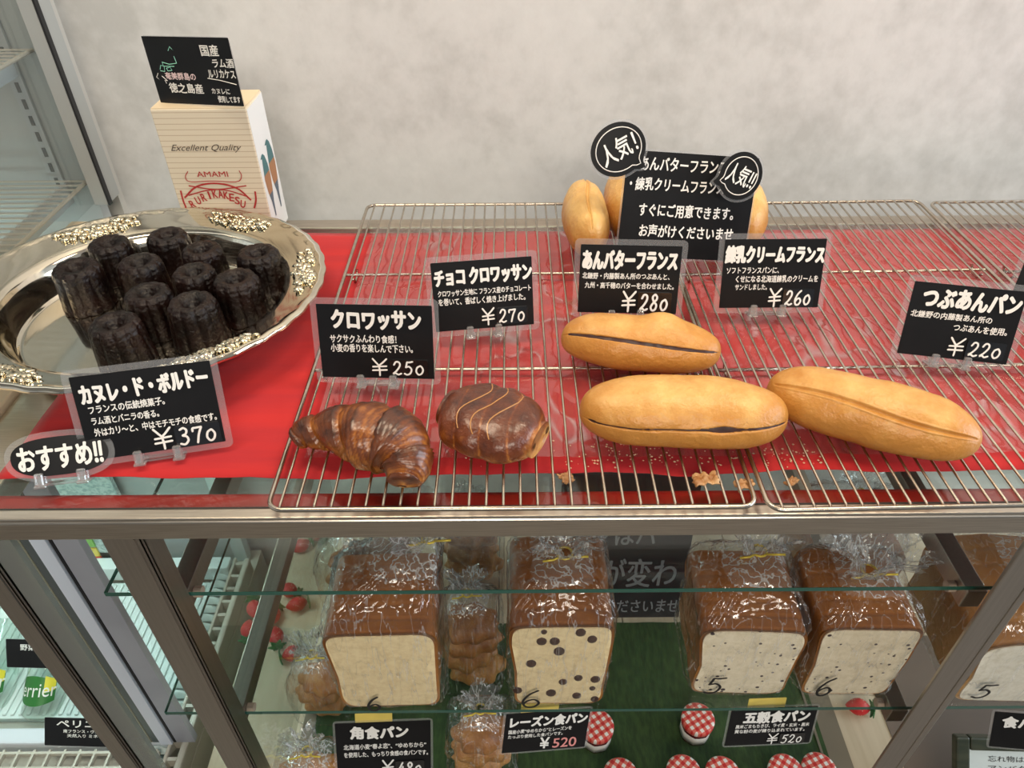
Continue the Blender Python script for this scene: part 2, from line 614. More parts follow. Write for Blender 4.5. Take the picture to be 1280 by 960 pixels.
# upright front corner: steel panel, lit cover strip, steel channel, pale edge
yq = 0.60
def strip(nm, xa_, xb_, m, dy=0.0, z0=.15):
    a_ = PY(xa_, 800, yq)[0]
    b_ = PY(xb_, 800, yq)[0]
    return box(nm, a_, b_, yq + dy, yq + dy + .012, z0, .93, m, fr_, .0008)
strip('edge_strip', 86, 106, mat('olive_edge', (.30, .30, .23), .35, .3))
strip('channel', 106.6, 119, mat('dark_channel', (.16, .19, .20), .35, .6))
strip('lamp_cover', 119.6, 137, mat('lamp_cover_white', (.74, .80, .92), .3), -.004)
strip('gap_seal', 137.5, 141.5, mat('black_seal', (.01, .01, .012), .5))
strip('corner_panel', 142, 170, BLUESTEEL)
# side glass, slotted standards, wire shelves above
box('side_glass', -0.604, -0.600, 0.56, fyb, .955, 2.1, clear_mat('fridge_side_glass', (.93, .95, .95), .01, .03), fr_)
q = PY(140, 255, fyb)
box('corner_post', q[0] - .014, q[0] + .006, fyb - .02, fyb + .02, .952, 2.1, mat('fridge_post_grey', (.40, .41, .40), .45, .2), fr_, .001)
box('corner_seal', q[0] + .0062, q[0] + .009, fyb - .0205, fyb - .012, .952, 2.1, mat('black_seal', (.01, .01, .012), .5), fr_)
qs = PY(84, 256, fyb - .005)
bm = bmesh.new()
box_bm(bm, qs[0] - .009, qs[0] + .009, fyb - .006, fyb - .001, .96, 2.1)
link('standard', bm_mesh(bm), mat('standard_steel', (.50, .53, .54), .35, .5), fr_)
s0 = None
for i in range(26):
    z = .975 + i * .022
    o = box('slot', qs[0] - .0025, qs[0] + .0025, fyb - .0068, fyb - .0062, z, z + .013, mat('slot_dark', (.06, .07, .07), .6), fr_)
for (px, py, sy) in ((107, 226, 0), (37, 62, 1)):
    q = PY(px, py, fyb - .01)
    z = q[2]
    x1 = q[0]
    rods = []
    for i in range(22):
        y = fyb - .012 - i * .0145
        m = tube_me([(-1.45, y, z), (x1, y, z)], .0016, 6)
        link('shelf_wire', m, mat('shelf_wire_white', (.60, .55, .47), .35, .5), fr_)
    m = tube_me([(x1, fyb - .005, z - .002), (x1, fyb - .33, z - .002), (-1.45, fyb - .33, z - .002)], .0028, 8)
    link('shelf_frame', m, mat('shelf_wire_white', (.60, .55, .47), .35, .5), fr_)
    q2 = x1 - .03
    box('bracket', q2 - .004, q2, fyb - .30, fyb - .006, z - .034, z - .005, mat('bracket_steel', (.55, .60, .63), .35, .4), fr_)
# cool tube under the fridge's first shelf
tb = link('light_tube', tube_me([(-1.45, .90, .86), (-.66, .90, .86)], .010, 12), emit_mat('cool_tube', (.75, 1, .97), 6), fr_, smooth=True)
area('fridge_light', (-.80, .80, .85), (-.72, .80, .1), .5, .2, 4.6, (.70, 1.0, .96))
area('fridge_light', (-1.0, .80, 1.9), (-.9, .95, 1.0), .8, .2, 1.0, (1.0, .97, .92))

# ---------------------------------------------------------------- wire cooling racks


def rack(x0, y0, x1, y1, rotz, label):
    w_, d_ = x1 - x0, y1 - y0
    r = empty('cooling_rack', ((x0 + x1) / 2, (y0 + y1) / 2, .965), label, 'rack', 'wire cooling racks on the red cloth', (0, 0, rotz))
    c = .012
    pts = []
    for (cx, cy, a0) in ((w_ / 2 - c, d_ / 2 - c, 0), (-w_ / 2 + c, d_ / 2 - c, 90), (-w_ / 2 + c, -d_ / 2 + c, 180), (w_ / 2 - c, -d_ / 2 + c, 270)):
        for k in range(6):
            a = rad(a0 + 18 * k)
            pts.append((cx + c * math.cos(a), cy + c * math.sin(a), -.0012))
    link('frame', tube_me(pts, .0022, 8, True), WIRE, r, True, True)
    for k in (1, 2):
        y = -d_ / 2 + d_ * k / 3
        link('cross_bar', tube_me([(-w_ / 2, y, -.0032), (w_ / 2, y, -.0032)], .0019, 8), WIRE, r, True, True)
    n = 28
    wm = None
    for i in range(n):
        x = -w_ / 2 + w_ * (i + .75) / (n + .5)
        if wm is None:
            wm = tube_me([(0, -d_ / 2 - .0005, -.0005), (0, -d_ / 2 + .003, .0008), (0, d_ / 2 - .003, .0008), (0, d_ / 2 + .0005, -.0005)], .00125, 6)
            o = link('wire', wm, WIRE, r, True, True)
        else:
            o = bpy.data.objects.new('wire', wm)
            COL.objects.link(o)
            o.parent = r
        o.location.x = x
    for sx in (-1, 1):
        for sy in (-1, 1):
            px, py = sx * (w_ / 2 - .012), sy * (d_ / 6)
            m = tube_me([(px, py - .012, -.002), (px, py - .006, -.0098), (px, py + .006, -.0098), (px, py + .012, -.002)], .0016, 6)
            link('foot', m, WIRE, r, True, True)
    return r


rack(-.200, .403, .1985, .964, 0, 'wire cooling rack under the croissant and the slit filled rolls')
rack(.2030, .402, .5760, .962, rad(1.0), 'wire cooling rack under the plain long roll and the condensed milk card')
rack(.5880, .403, .965, .962, rad(.8), 'wire cooling rack at the far right, mostly outside the picture')

# ---------------------------------------------------------------- text and cards
FONT = bpy.data.fonts.load('<builtin>') if False else None


def text_mesh(s, weight=0.0, shear=0.0):
    c = bpy.data.curves.new('t', 'FONT')
    c.body = s
    c.size = 1
    c.shear = shear
    c.resolution_u = 3
    o = bpy.data.objects.new('t', c)
    COL.objects.link(o)
    dg = bpy.context.evaluated_depsgraph_get()
    me = bpy.data.meshes.new_from_object(o.evaluated_get(dg))
    bpy.data.objects.remove(o)
    bpy.data.curves.remove(c)
    return me


def put_text(name, s, x0, x1, y0, y1, m, parent, z=.0012, weight=0.0, shear=0.0, rot=0.0, wob=0.012, plane='xz', seed=1):
    """text stretched into the box x0..x1, y0..y1 of the parent's face"""
    me = text_mesh(s, weight, shear)
    n = len(me.vertices)
    if n == 0:
        print('EMPTY TEXT', s)
        return None
    co = np.zeros(n * 3)
    me.vertices.foreach_get('co', co)
    co = co.reshape(-1, 3)
    lo, hi = co.min(0), co.max(0)
    sz = np.maximum(hi - lo, 1e-6)
    u = (co[:, 0] - lo[0]) / sz[0]
    v = (co[:, 1] - lo[1]) / sz[1]
    W, H = x1 - x0, y1 - y0
    X = x0 + u * W
    Y = y0 + v * H
    n1 = n
    if weight:
        # broad pen: the strokes are laid several times around their centre line
        K = 8 if weight > .02 else 4
        fs_ = [tuple(p_.vertices) for p_ in me.polygons]
        nlin = max(1, s.count('\n') + 1)
        d = weight * H
        dx_ = [d * math.cos(2 * math.pi * i / K + .4) for i in range(K)]
        dy_ = [d * math.sin(2 * math.pi * i / K + .4) for i in range(K)]
        X = np.concatenate([X * 1.0 + a_ for a_ in dx_])
        Y = np.concatenate([Y * 1.0 + a_ for a_ in dy_])
        fs2 = []
        for i in range(K):
            fs2 += [tuple(q_ + i * n1 for q_ in f_) for f_ in fs_]
        n = n1 * K
        me = bpy.data.meshes.new('m')
        me.from_pydata([(0.0, 0.0, 0.0)] * n, [], fs2)
    lay = np.zeros(n)
    if weight:
        lay = np.repeat(np.arange(K), n1) * 1.2e-5
    k = np.array([ns((a / H * 1.3, b / H * 1.3, 0), 1, seed) for a, b in zip(X, Y)])
    k2 = np.array([ns((a / H * 0.8, 5 + b / H * .3, 0), 1, seed) for a, b in zip(X, Y)])
    X += k * H * wob * 2
    Y += k2 * H * wob * 6
    if rot:
        cx, cy = (x0 + x1) / 2, (y0 + y1) / 2
        dx, dy = X - cx, Y - cy
        X = cx + dx * math.cos(rot) - dy * math.sin(rot)
        Y = cy + dx * math.sin(rot) + dy * math.cos(rot)
    if plane == 'xz':
        q = np.stack([X, -z - lay, Y], 1)
    elif plane == 'yz':
        q = np.stack([np.full(n, z), X, Y], 1)
    else:
        q = np.stack([X, Y, np.full(n, z)], 1)
    me.vertices.foreach_set('co', q.ravel())
    me.update()
    return link(name, me, m, parent, local=True)


STROKES = {
    '1': [[(.30, .80), (.55, 1.0), (.54, .5), (.50, .0)]],
    '9': [[(.78, .84), (.42, 1.0), (.14, .76), (.40, .54), (.74, .66), (.80, .84), (.72, .4), (.62, .0)]],
    '0': [[(.50, .68), (.20, .55), (.12, .25), (.40, .02), (.75, .12), (.86, .42), (.62, .66), (.46, .68)]],
    '2': [[(.08, .74), (.30, .97), (.66, .92), (.74, .66), (.42, .30), (.05, .06), (.30, .10), (.62, .0), (.95, .08)]],
    '3': [[(.10, .92), (.45, 1.0), (.72, .84), (.60, .62), (.32, .55), (.70, .46), (.82, .22), (.50, .0), (.08, .06)]],
    '4': [[(.58, 1.0), (.30, .62), (.04, .34)], [(.04, .34), (.45, .34), (.95, .36)], [(.66, .66), (.64, .3), (.62, .0)]],
    '5': [[(.28, .96), (.24, .76), (.18, .56)], [(.18, .56), (.52, .62), (.82, .42), (.72, .12), (.38, .0), (.06, .08)], [(.28, .96), (.55, .95), (.90, 1.0)]],
    '6': [[(.72, 1.0), (.34, .76), (.10, .36), (.28, .04), (.66, .02), (.88, .26), (.64, .46), (.34, .40), (.14, .22)]],
    '7': [[(.05, .72), (.06, .90), (.40, .92), (.88, .94)], [(.88, .94), (.60, .50), (.44, .0)]],
    '8': [[(.74, .86), (.44, 1.0), (.18, .82), (.40, .56), (.78, .34), (.70, .06), (.34, .0), (.12, .20), (.34, .46), (.70, .68), (.74, .86)]],
    '¥': [[(.06, 1.0), (.28, .76), (.48, .56)], [(.96, 1.0), (.70, .76), (.48, .56), (.50, .25), (.50, -.05)], [(.06, .50), (.50, .52), (.95, .54)], [(.04, .27), (.50, .29), (.97, .31)]],
}


def strokes(name, txt, x0, x1, z0, z1, m, parent, zoff, r, slant=0.0):
    ms = []
    n_ = len(txt)
    cw = (x1 - x0) / n_
    for i, ch in enumerate(txt):
        for st in STROKES[ch]:
            P_ = [(x0 + cw * (i + .08 + .80 * a_) + slant * b_ * (z1 - z0), -zoff, z0 + b_ * (z1 - z0)) for a_, b_ in st]
            pp = catmull(P_, 6 * len(P_))
            me_ = tube_me(pp, r, 8)
            for v_ in me_.vertices:
                v_.co.y = -zoff + (v_.co.y + zoff) * .12
            ms.append(me_)
            for e_ in (pp[0], pp[-1]):
                b5 = bmesh.new()
                bmesh.ops.create_icosphere(b5, subdivisions=1, radius=r * .98)
                for v_ in b5.verts:
                    v_.co = Vector((v_.co.x + e_[0], -zoff + v_.co.y * .12, v_.co.z + e_[2]))
                ms.append(bm_mesh(b5))
    return link(name, join_me(ms), m, parent, local=True)


def catmull(P, n):
    P = [Vector(p) for p in P]
    P = [P[0] * 2 - P[1]] + P + [P[-1] * 2 - P[-2]]
    out = []
    for i in range(n):
        t = i / (n - 1) * (len(P) - 3)
        k = min(int(t), len(P) - 4)
        t -= k
        a, b2, c, d = P[k:k + 4]
        out.append(.5 * ((2 * b2) + (c - a) * t + (2 * a - 5 * b2 + 4 * c - d) * t * t + (3 * b2 - a - 3 * c + d) * t ** 3))
    return out


def rounded_slab(x0, x1, z0, z1, r, y0, y1, nseg=4, warp=None):
    pts = []
    for cx, cz, a0 in ((x1 - r, z1 - r, 0), (x0 + r, z1 - r, 90), (x0 + r, z0 + r, 180), (x1 - r, z0 + r, 270)):
        for k in range(nseg + 1):
            a = rad(a0 + 90 * k / nseg)
            pts.append((cx + r * math.cos(a), cz + r * math.sin(a)))
    return poly_slab(pts, y0, y1)


def poly_slab(pts, y0, y1):
    n = len(pts)
    vs = [(x, y0, z) for x, z in pts] + [(x, y1, z) for x, z in pts]
    fs = [tuple(range(n)), tuple(range(2 * n - 1, n - 1, -1))] + [(i, (i + 1) % n, n + (i + 1) % n, n + i)[::-1] for i in range(n)]
    me = mesh(vs, fs)
    bm = bmesh.new()
    bm.from_mesh(me)
    return bm_mesh(bm)


def sign(pose, label, lines, price=None, holder=True, lam=.006, group='handwritten black price cards', cat='price card', name='price_card', oval=False, tape=False):
    X, Y, Z, yaw, lean, roll, w_, h_ = pose
    rot = (Matrix.Rotation(rad(yaw), 3, 'Z') @ Matrix.Rotation(-rad(lean), 3, 'X') @ Matrix.Rotation(-rad(roll), 3, 'Y')).to_euler()
    t = empty(name, (X, Y, Z), label, cat, group, rot)
    if oval:
        def ov(k, g=0):
            return [(math.copysign(abs(math.cos(a)) ** .72, math.cos(a)) * (w_ / 2 + g), h_ / 2 + math.copysign(abs(math.sin(a)) ** .85, math.sin(a)) * (h_ / 2 + g)) for a in [2 * math.pi * i / k for i in range(k)]]
        card = link('card', poly_slab(ov(40), 0, .0005), BLACK, t, local=True)
        link('laminate', poly_slab(ov(40, lam), .00055, .0010), LAM, t, local=True)
    else:
        card = link('card', rounded_slab(-w_ / 2, w_ / 2, 0, h_, .0008, 0, .0005), BLACK, t, local=True)
        link('laminate', rounded_slab(-w_ / 2 - lam, w_ / 2 + lam, -lam, h_ + lam, .005, .00055, .0010), LAM, t, local=True)
    for i, L in enumerate(lines):
        s, u0, u1, v0, v1 = L[:5]
        wt = L[5] if len(L) > 5 else 0.0
        mt = L[6] if len(L) > 6 else WHITE_INK
        rt = L[7] if len(L) > 7 else 0.0
        put_text('lettering', s, -w_ / 2 + u0 * w_, -w_ / 2 + u1 * w_, v0 * h_, v1 * h_, mt, card, .0009, wt, rot=rad(rt), seed=i + X * 10)
    if price:
        s, u0, v0, u1, v1 = price
        x0, x1, z0, z1 = -w_ / 2 + u0 * w_, -w_ / 2 + u1 * w_, v0 * h_, v1 * h_
        yw = (x1 - x0) * .52
        strokes('yen_sign', '¥', x0 - yw * .98, x0 - yw * .02, z0 + (z1 - z0) * .02, z1 * 1.10, WHITE_INK, card, .0014, (z1 - z0) * .058, .02)
        st = link('price_sticker', rounded_slab(x0, x1, z0 - (z1 - z0) * .08, z1 + (z1 - z0) * .08, .002, -.0016, -.0004), mat('sticker_black', (.010, .010, .011), .12, coat=.8), t, local=True)
        st['label'] = 'glossy black sticker with the price'
        dw = (x1 - x0)
        strokes('price_digits', s, x0 + dw * .05, x1 - dw * .08, z0 + (z1 - z0) * .07, z1 - (z1 - z0) * .02, WHITE_INK, st, .0021, (z1 - z0) * .058, .08)
    if holder:
        bm = bmesh.new()
        for sx in (-.155, .135):
            x = sx * w_ if not oval else sx * w_ * 1.5
            box_bm(bm, x - .0035, x + .0035, -.0055, -.0015, -lam - .002, .004, .001, 1)
            box_bm(bm, x - .0035, x + .0035, .0015, .006, -lam - .002, .002, .001, 1)
            box_bm(bm, x - .005, x + .005, -.0055, .012, -lam - .004, -lam - .0015, .0008, 1)
        box_bm(bm, -.19 * w_, .17 * w_, .003, .016, -lam - .0042, -lam - .002, .0008, 1)
        link('clip_holder', bm_mesh(bm), ACRYL, t, local=True)
    if tape:
        o = link('tape', rounded_slab(-.035, .012, h_ * .99, h_ + .014, .001, .0009, .0013), YELLOW, t, local=True)
    return t


B = .055   # brush weight of the titles
sign((-0.3111, 0.4706, 0.966, 14.8, 20.4, -1.9, 0.1114, 0.0759), 'black price card 370 yen in front of the silver tray of canelés',
     [('カヌレ・ド・ボルドー', .05, .96, .70, .91, B, WHITE_INK, 2), ('フランスの伝統焼菓子。', .08, .62, .555, .65, .022), ('ラム酒とバニラの香る。', .08, .56, .42, .51, .022),
      ('外はカリ〜と、中はモチモチの食感です。', .08, .97, .285, .38, .022)], ('370', .64, .03, .98, .25))
sign((-0.3850, 0.4450, 0.9635, 13.9, 31.6, -2.6, 0.0762, 0.0334), 'oval black recommendation card left of the 370 yen card',
     [('おすすめ‼', .08, .94, .20, .80, .035)], None, oval=True, lam=.005, cat='sign', name='oval_card', group=None)
sign((-0.1293, 0.5611, 0.9745, -2.9, 16.7, 0.2, 0.1091, 0.0733), 'black price card 250 yen standing behind the croissant',
     [('クロワッサン', .13, .90, .68, .92, B), ('サクサクふんわり食感！', .10, .68, .49, .60, .022), ('小麦の香りを楽しんで下さい。', .10, .82, .36, .47, .022)], ('250', .61, .05, .95, .25))
sign((-0.0277, 0.6444, 0.9745, 7.4, 18.2, 0.0, 0.1040, 0.0727), 'black price card 270 yen behind the chocolate pastry',
     [('チョコ クロワッサン', .03, .99, .67, .90, B), ('クロワッサン生地に フランス産のチョコレート', .05, .98, .51, .60, .022), ('を巻いて、香ばしく焼き上げました。', .05, .92, .38, .48, .022)], ('270', .62, .06, .94, .27))
sign((0.1248, 0.6708, 0.9745, -1.7, 17.1, -0.8, 0.1063, 0.0738), 'black price card 280 yen behind the slit roll',
     [('あんバターフランス', .03, .96, .66, .92, B), ('北鎌野・内藤製あん所のつぶあんと、', .03, .90, .51, .60, .022), ('九州・高千穂のバターを合わせました。', .06, .95, .37, .46, .022)], ('280', .60, .04, .94, .30))
sign((0.2809, 0.6796, 0.9745, -0.2, 18.5, 0.1, 0.1076, 0.0747), 'black price card 260 yen on the wire rack right of the 280 yen card',
     [('練乳クリームフランス', .02, .99, .66, .90, B), ('ソフトフランスパンに、', .04, .56, .51, .60, .022), ('くせになる北海道練乳のクリームを', .14, .96, .38, .48, .022), ('サンドしました。', .14, .46, .27, .35, .022)], ('260', .63, .03, .94, .26))
sign((0.4367, 0.5849, 0.9745, -7.9, 20.7, -2.2, 0.1039, 0.0729), 'black price card 220 yen behind the plain long roll',
     [('つぶあんパン', .11, .97, .68, .93, B), ('北鎌野の内藤製あん所の', .03, .76, .53, .62, .022), ('つぶあんを使用。', .44, .92, .39, .49, .022)], ('220', .60, .06, .95, .27))
sign((0.590, 0.665, 0.9745, -17.6, 20.0, -3.4, 0.0998, 0.0699), 'black price card at the right edge of the picture, only its corner showing',
     [], None)

# big card in front of the three rolls
bc = sign((0.2014, 0.7750, 0.982, 8.0, 20.0, -6.8, 0.1570, 0.1190), 'large black announcement card leaning on the three rolls at the back', [
    ('・あんバターフランス', .05, .76, .83, .95, .022, WHITE_INK), ('・練乳クリームフランス', .04, .76, .64, .76, .022, WHITE_INK),
    ('すぐにご用意できます。', .13, .86, .40, .52, .022, WHITE_INK), ('お声がけくださいませ', .15, .88, .20, .32, .022, WHITE_INK)], None, holder=False, lam=.002, cat='sign', name='announcement_card', group=None)


def bubble(name, pose, w_, h_, tail, s, label, trot):
    X, Y, Z, yaw, lean = pose
    rot = (Matrix.Rotation(rad(yaw), 3, 'Z') @ Matrix.Rotation(-rad(lean), 3, 'X') @ Matrix.Rotation(-rad(trot), 3, 'Y')).to_euler()
    t = empty(name, (X, Y, Z), label, 'sign', None, rot)
    def outline(g, tl):
        pts = []
        for i in range(48):
            a = 2 * math.pi * i / 48
            x, z = math.cos(a) * (w_ / 2 - g), math.sin(a) * (h_ / 2 - g)
            d = abs((a - tail + math.pi) % (2 * math.pi) - math.pi)
            if d < .20:
                k = 1 + tl * (1 - d / .20)
                x, z = x * k, z * k
            pts.append((x, z))
        return pts
    card = link('card', poly_slab(outline(0, .32), 0, .0008), BLACK, t, local=True)
    link('laminate', poly_slab(outline(-.003, .30), .0009, .0013), LAM, t, local=True)
    ln = [(x, -.0012, z) for x, z in outline(.0055, .30)]
    link('outline', tube_me(ln, .00055, 4, True), WHITE_INK, card, local=True)
    put_text('lettering', s, -w_ * .33, w_ * .33, -h_ * .20, h_ * .22, WHITE_INK, card, .0012, .012, seed=4)
    return t


q = PY(773, 187, .80)
bubble('speech_bubble_card', (q[0], .80, q[2], 8, 20), .064, .057, rad(-62), '人気！', 'black speech bubble card on the upper left corner of the announcement card', 24)
q = PY(926, 220, .795)
bubble('speech_bubble_card', (q[0], .795, q[2], 4, 20), .049, .053, rad(212), '人気‼', 'black speech bubble card on the upper right corner of the announcement card', -24)

# ---------------------------------------------------------------- breads


def crust_mat(name, top, side, dark, z0, z1, bmp=0.4, rough=.42, nsc=26):
    """crust: colour follows the height on the loaf (baked top, paler flanks) with freckles"""
    m, nt, b, out = nodes(name)
    tc = nt.nodes.new('ShaderNodeTexCoord')
    sp = nt.nodes.new('ShaderNodeSeparateXYZ')
    nt.links.new(tc.outputs['Object'], sp.inputs[0])
    f = noise_tex(nt, tc.outputs['Object'], nsc, 4, .6)
    mr = nt.nodes.new('ShaderNodeMapRange')
    mr.inputs['From Min'].default_value = z0
    mr.inputs['From Max'].default_value = z1
    nt.links.new(sp.outputs[2], mr.inputs['Value'])
    ma = nt.nodes.new('ShaderNodeMath')
    ma.operation = 'MULTIPLY_ADD'
    ma.inputs[1].default_value = .9
    ad = nt.nodes.new('ShaderNodeMath')
    ad.operation = 'SUBTRACT'
    ad.inputs[1].default_value = .45
    nt.links.new(f, ma.inputs[0])
    nt.links.new(mr.outputs[0], ad.inputs[0])
    nt.links.new(ad.outputs[0], ma.inputs[2])
    c = ramp(nt, ma.outputs[0], [(0.05, side), (0.60, top), (1.0, dark)])
    nt.links.new(c, b.inputs['Base Color'])
    setp(b, Roughness=rough)
    f2 = noise_tex(nt, tc.outputs['Object'], 320, 3, .6)
    f3 = noise_tex(nt, tc.outputs['Object'], 60, 3, .6)
    s = nt.nodes.new('ShaderNodeMath')
    s.operation = 'ADD'
    nt.links.new(f2, s.inputs[0])
    nt.links.new(f3, s.inputs[1])
    bump(nt, s.outputs[0], b, bmp, .0010)
    b.inputs['Subsurface Weight'].default_value = .05
    b.inputs['Subsurface Radius'].default_value = (.01, .005, .002)
    return m


BUN = crust_mat('roll_crust', (.54, .24, .048), (.43, .165, .026), (.76, .47, .16), .0, .062, .7, .36, 34)
PASTE = mat('red_bean_filling', (.035, .012, .010), .45, c2=(.06, .02, .015), nscale=90, bmp=.5, bscale=90)


def roll(center, L, W, H, yaw, label, slit=None, seed=0, taper=2.6, group='long soft french rolls', hump=None):
    """long roll; origin at its base; slit = (z fraction, side sign, depth, gape) cut along the front flank"""
    t = empty('long_roll', center, label, 'bread', group, (0, 0, yaw))
    nu, nv = 120, 240
    st = {'cut': True}

    def f(u, v):
        s = -math.cos(math.pi * u)          # -1..1
        x = s * L / 2
        prof = max(1e-3, (1 - abs(s) ** taper)) ** .50
        a = 2 * math.pi * v
        ca, sa = math.cos(a), math.sin(a)
        yy = math.copysign(abs(ca) ** .92, ca) * W / 2 * prof
        zz = sa * H / 2 * (prof ** .8)
        if zz < 0:
            zz *= .72
        k = 1 + .07 * ns((x, yy, zz), 22, seed) + .025 * ns((x, yy, zz), 70, seed + 3) + .008 * ns((x, yy, zz), 220, seed + 5)
        if slit and slit[0] == 'score':      # shallow score line on the shoulder
            d = abs((a - rad(slit[1]) - .10 * math.sin(s * 3)) / .075)
            if d < 1.6 and abs(s) < .93:
                k -= .075 * math.exp(-d * d * 2.2)
                k += .025 * math.exp(-((d - 1.3) ** 2) * 6)
        if slit and st['cut'] and slit[0] == 'cut' and abs(s) < .97:
            g = slit[3](s)
            da = (a - rad(slit[1]) - slit[4] * s)
            d = abs(da / (.020 + g))
            if d < 1:
                k *= 1 - slit[2] * min(1.0, (1 - d) * 3)
        return (x, yy * k, .36 * H + zz * k + (0 if not hump else hump(s, a)))
    me = surf(nu, nv, f, cv=True, caps=True)
    link('crust', me, BUN, t, True, True)
    st['cut'] = False
    return t, f


def fill_strip(t, f, aa, s0, s1, shrink, width, m, name='filling', tilt=0.0):
    """filling that shows in the cut"""
    def g(u, v):
        s = s0 + (s1 - s0) * u
        uu = math.acos(-s) / math.pi
        a = rad(aa) + tilt * s + (v - .5) * width
        p = f(uu, (a / (2 * math.pi)) % 1)
        c = Vector((p[0], 0, .018))
        q_ = Vector(p)
        return tuple(c + (q_ - c) * shrink + Vector((0, 0, .0012 * ns(q_, 160, 2))))
    return link(name, surf(60, 6, g), m, t, True, True)


def at_rack(x, y, lift=0.0):
    return tuple(PZ(x, y, .9665 + lift))


RZ = .9666
# A: upper slit roll, B: lower filled roll, C: plain scored roll
def cutA(s):
    return .045 if abs(s) < .9 else .008
pA = PZ(797, 452, RZ)
tA, fA = roll((pA[0], pA[1], RZ), .157, .064, .056, rad(-10), 'golden roll with a clean dark slit, lying behind the bean filled roll',
              ('cut', 136, .16, cutA, .15), 1, 3.0, hump=lambda s_, a_: .007 * math.exp(-((s_ - .25) / .22) ** 2) * math.exp(-((a_ - rad(70)) / .5) ** 2))
fill_strip(tA, fA, 136, -.90, .94, .955, .15, PASTE, tilt=.15)
pB = PZ(850, 541, RZ)
def cutB(s):
    return .004 + .085 * math.exp(-((s - .32) / .13) ** 2) + .05 * math.exp(-((s + .88) / .035) ** 2) + .018 * (s > .55) + .008 * abs(math.sin(s * 37))
tB, fB = roll((pB[0] - .001, pB[1], RZ), .181, .074, .062, rad(-3), 'golden roll with a ragged slit showing dark bean paste, at the front of the rack',
              ('cut', 158, .12, cutB, -.05), 5, 3.2)
fill_strip(tB, fB, 158, -.92, .94, .945, .26, PASTE, tilt=-.05)
pC = PZ(1077, 540, RZ)
tC, fC = roll((pC[0], pC[1], RZ), .176, .072, .060, rad(-26), 'plain golden long roll with a shallow score line, at the right of the rack',
              ('score', 130), 9, 2.7)
# three rolls standing behind the announcement card, end on
def end_roll(px, py, lab, seed, W=.056, L=.12, H=.070, yaw=90, y=None):
    p_ = PY(px, py, .83 if y is None else y)
    zc = p_[2]
    t, f = roll((p_[0], (.83 if y is None else y) + L * .3, RZ), L, W, H, rad(yaw), lab, ('score', 90), seed, 2.4)
    return t
end_roll(737, 270, 'pale golden roll left of the announcement card, seen end on', 21, .056, .13, .088, 92, .80)
end_roll(786, 262, 'golden roll mostly hidden behind the announcement card', 24, .052, .13, .086, 90, .845)
end_roll(938, 282, 'golden roll right of the announcement card, seen end on', 27, .060, .13, .076, 80, .83)


# pastry colour lives on the mesh as an attribute (layer stripes)
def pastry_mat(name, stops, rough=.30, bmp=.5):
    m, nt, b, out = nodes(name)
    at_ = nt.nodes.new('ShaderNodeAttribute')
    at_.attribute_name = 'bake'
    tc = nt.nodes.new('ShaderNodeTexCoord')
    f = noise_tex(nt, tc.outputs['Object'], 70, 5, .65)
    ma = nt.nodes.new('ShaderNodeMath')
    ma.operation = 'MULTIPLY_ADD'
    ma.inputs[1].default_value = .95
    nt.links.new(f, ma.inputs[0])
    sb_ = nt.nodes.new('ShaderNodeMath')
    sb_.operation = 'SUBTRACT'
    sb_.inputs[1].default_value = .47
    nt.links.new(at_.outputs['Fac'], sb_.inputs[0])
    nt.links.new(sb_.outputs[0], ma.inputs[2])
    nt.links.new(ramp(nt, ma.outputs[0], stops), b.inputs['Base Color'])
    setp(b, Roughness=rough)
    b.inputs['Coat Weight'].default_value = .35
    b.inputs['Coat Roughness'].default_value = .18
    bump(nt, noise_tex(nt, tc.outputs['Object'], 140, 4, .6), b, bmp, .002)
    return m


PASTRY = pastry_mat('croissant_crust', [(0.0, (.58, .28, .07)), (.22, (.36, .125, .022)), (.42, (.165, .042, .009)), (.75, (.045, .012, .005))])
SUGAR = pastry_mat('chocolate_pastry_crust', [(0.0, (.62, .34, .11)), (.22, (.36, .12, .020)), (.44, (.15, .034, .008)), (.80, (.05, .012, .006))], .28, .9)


def set_attr(me, vals):
    a = me.attributes.new('bake', 'FLOAT', 'POINT')
    a.data.foreach_set('value', vals)


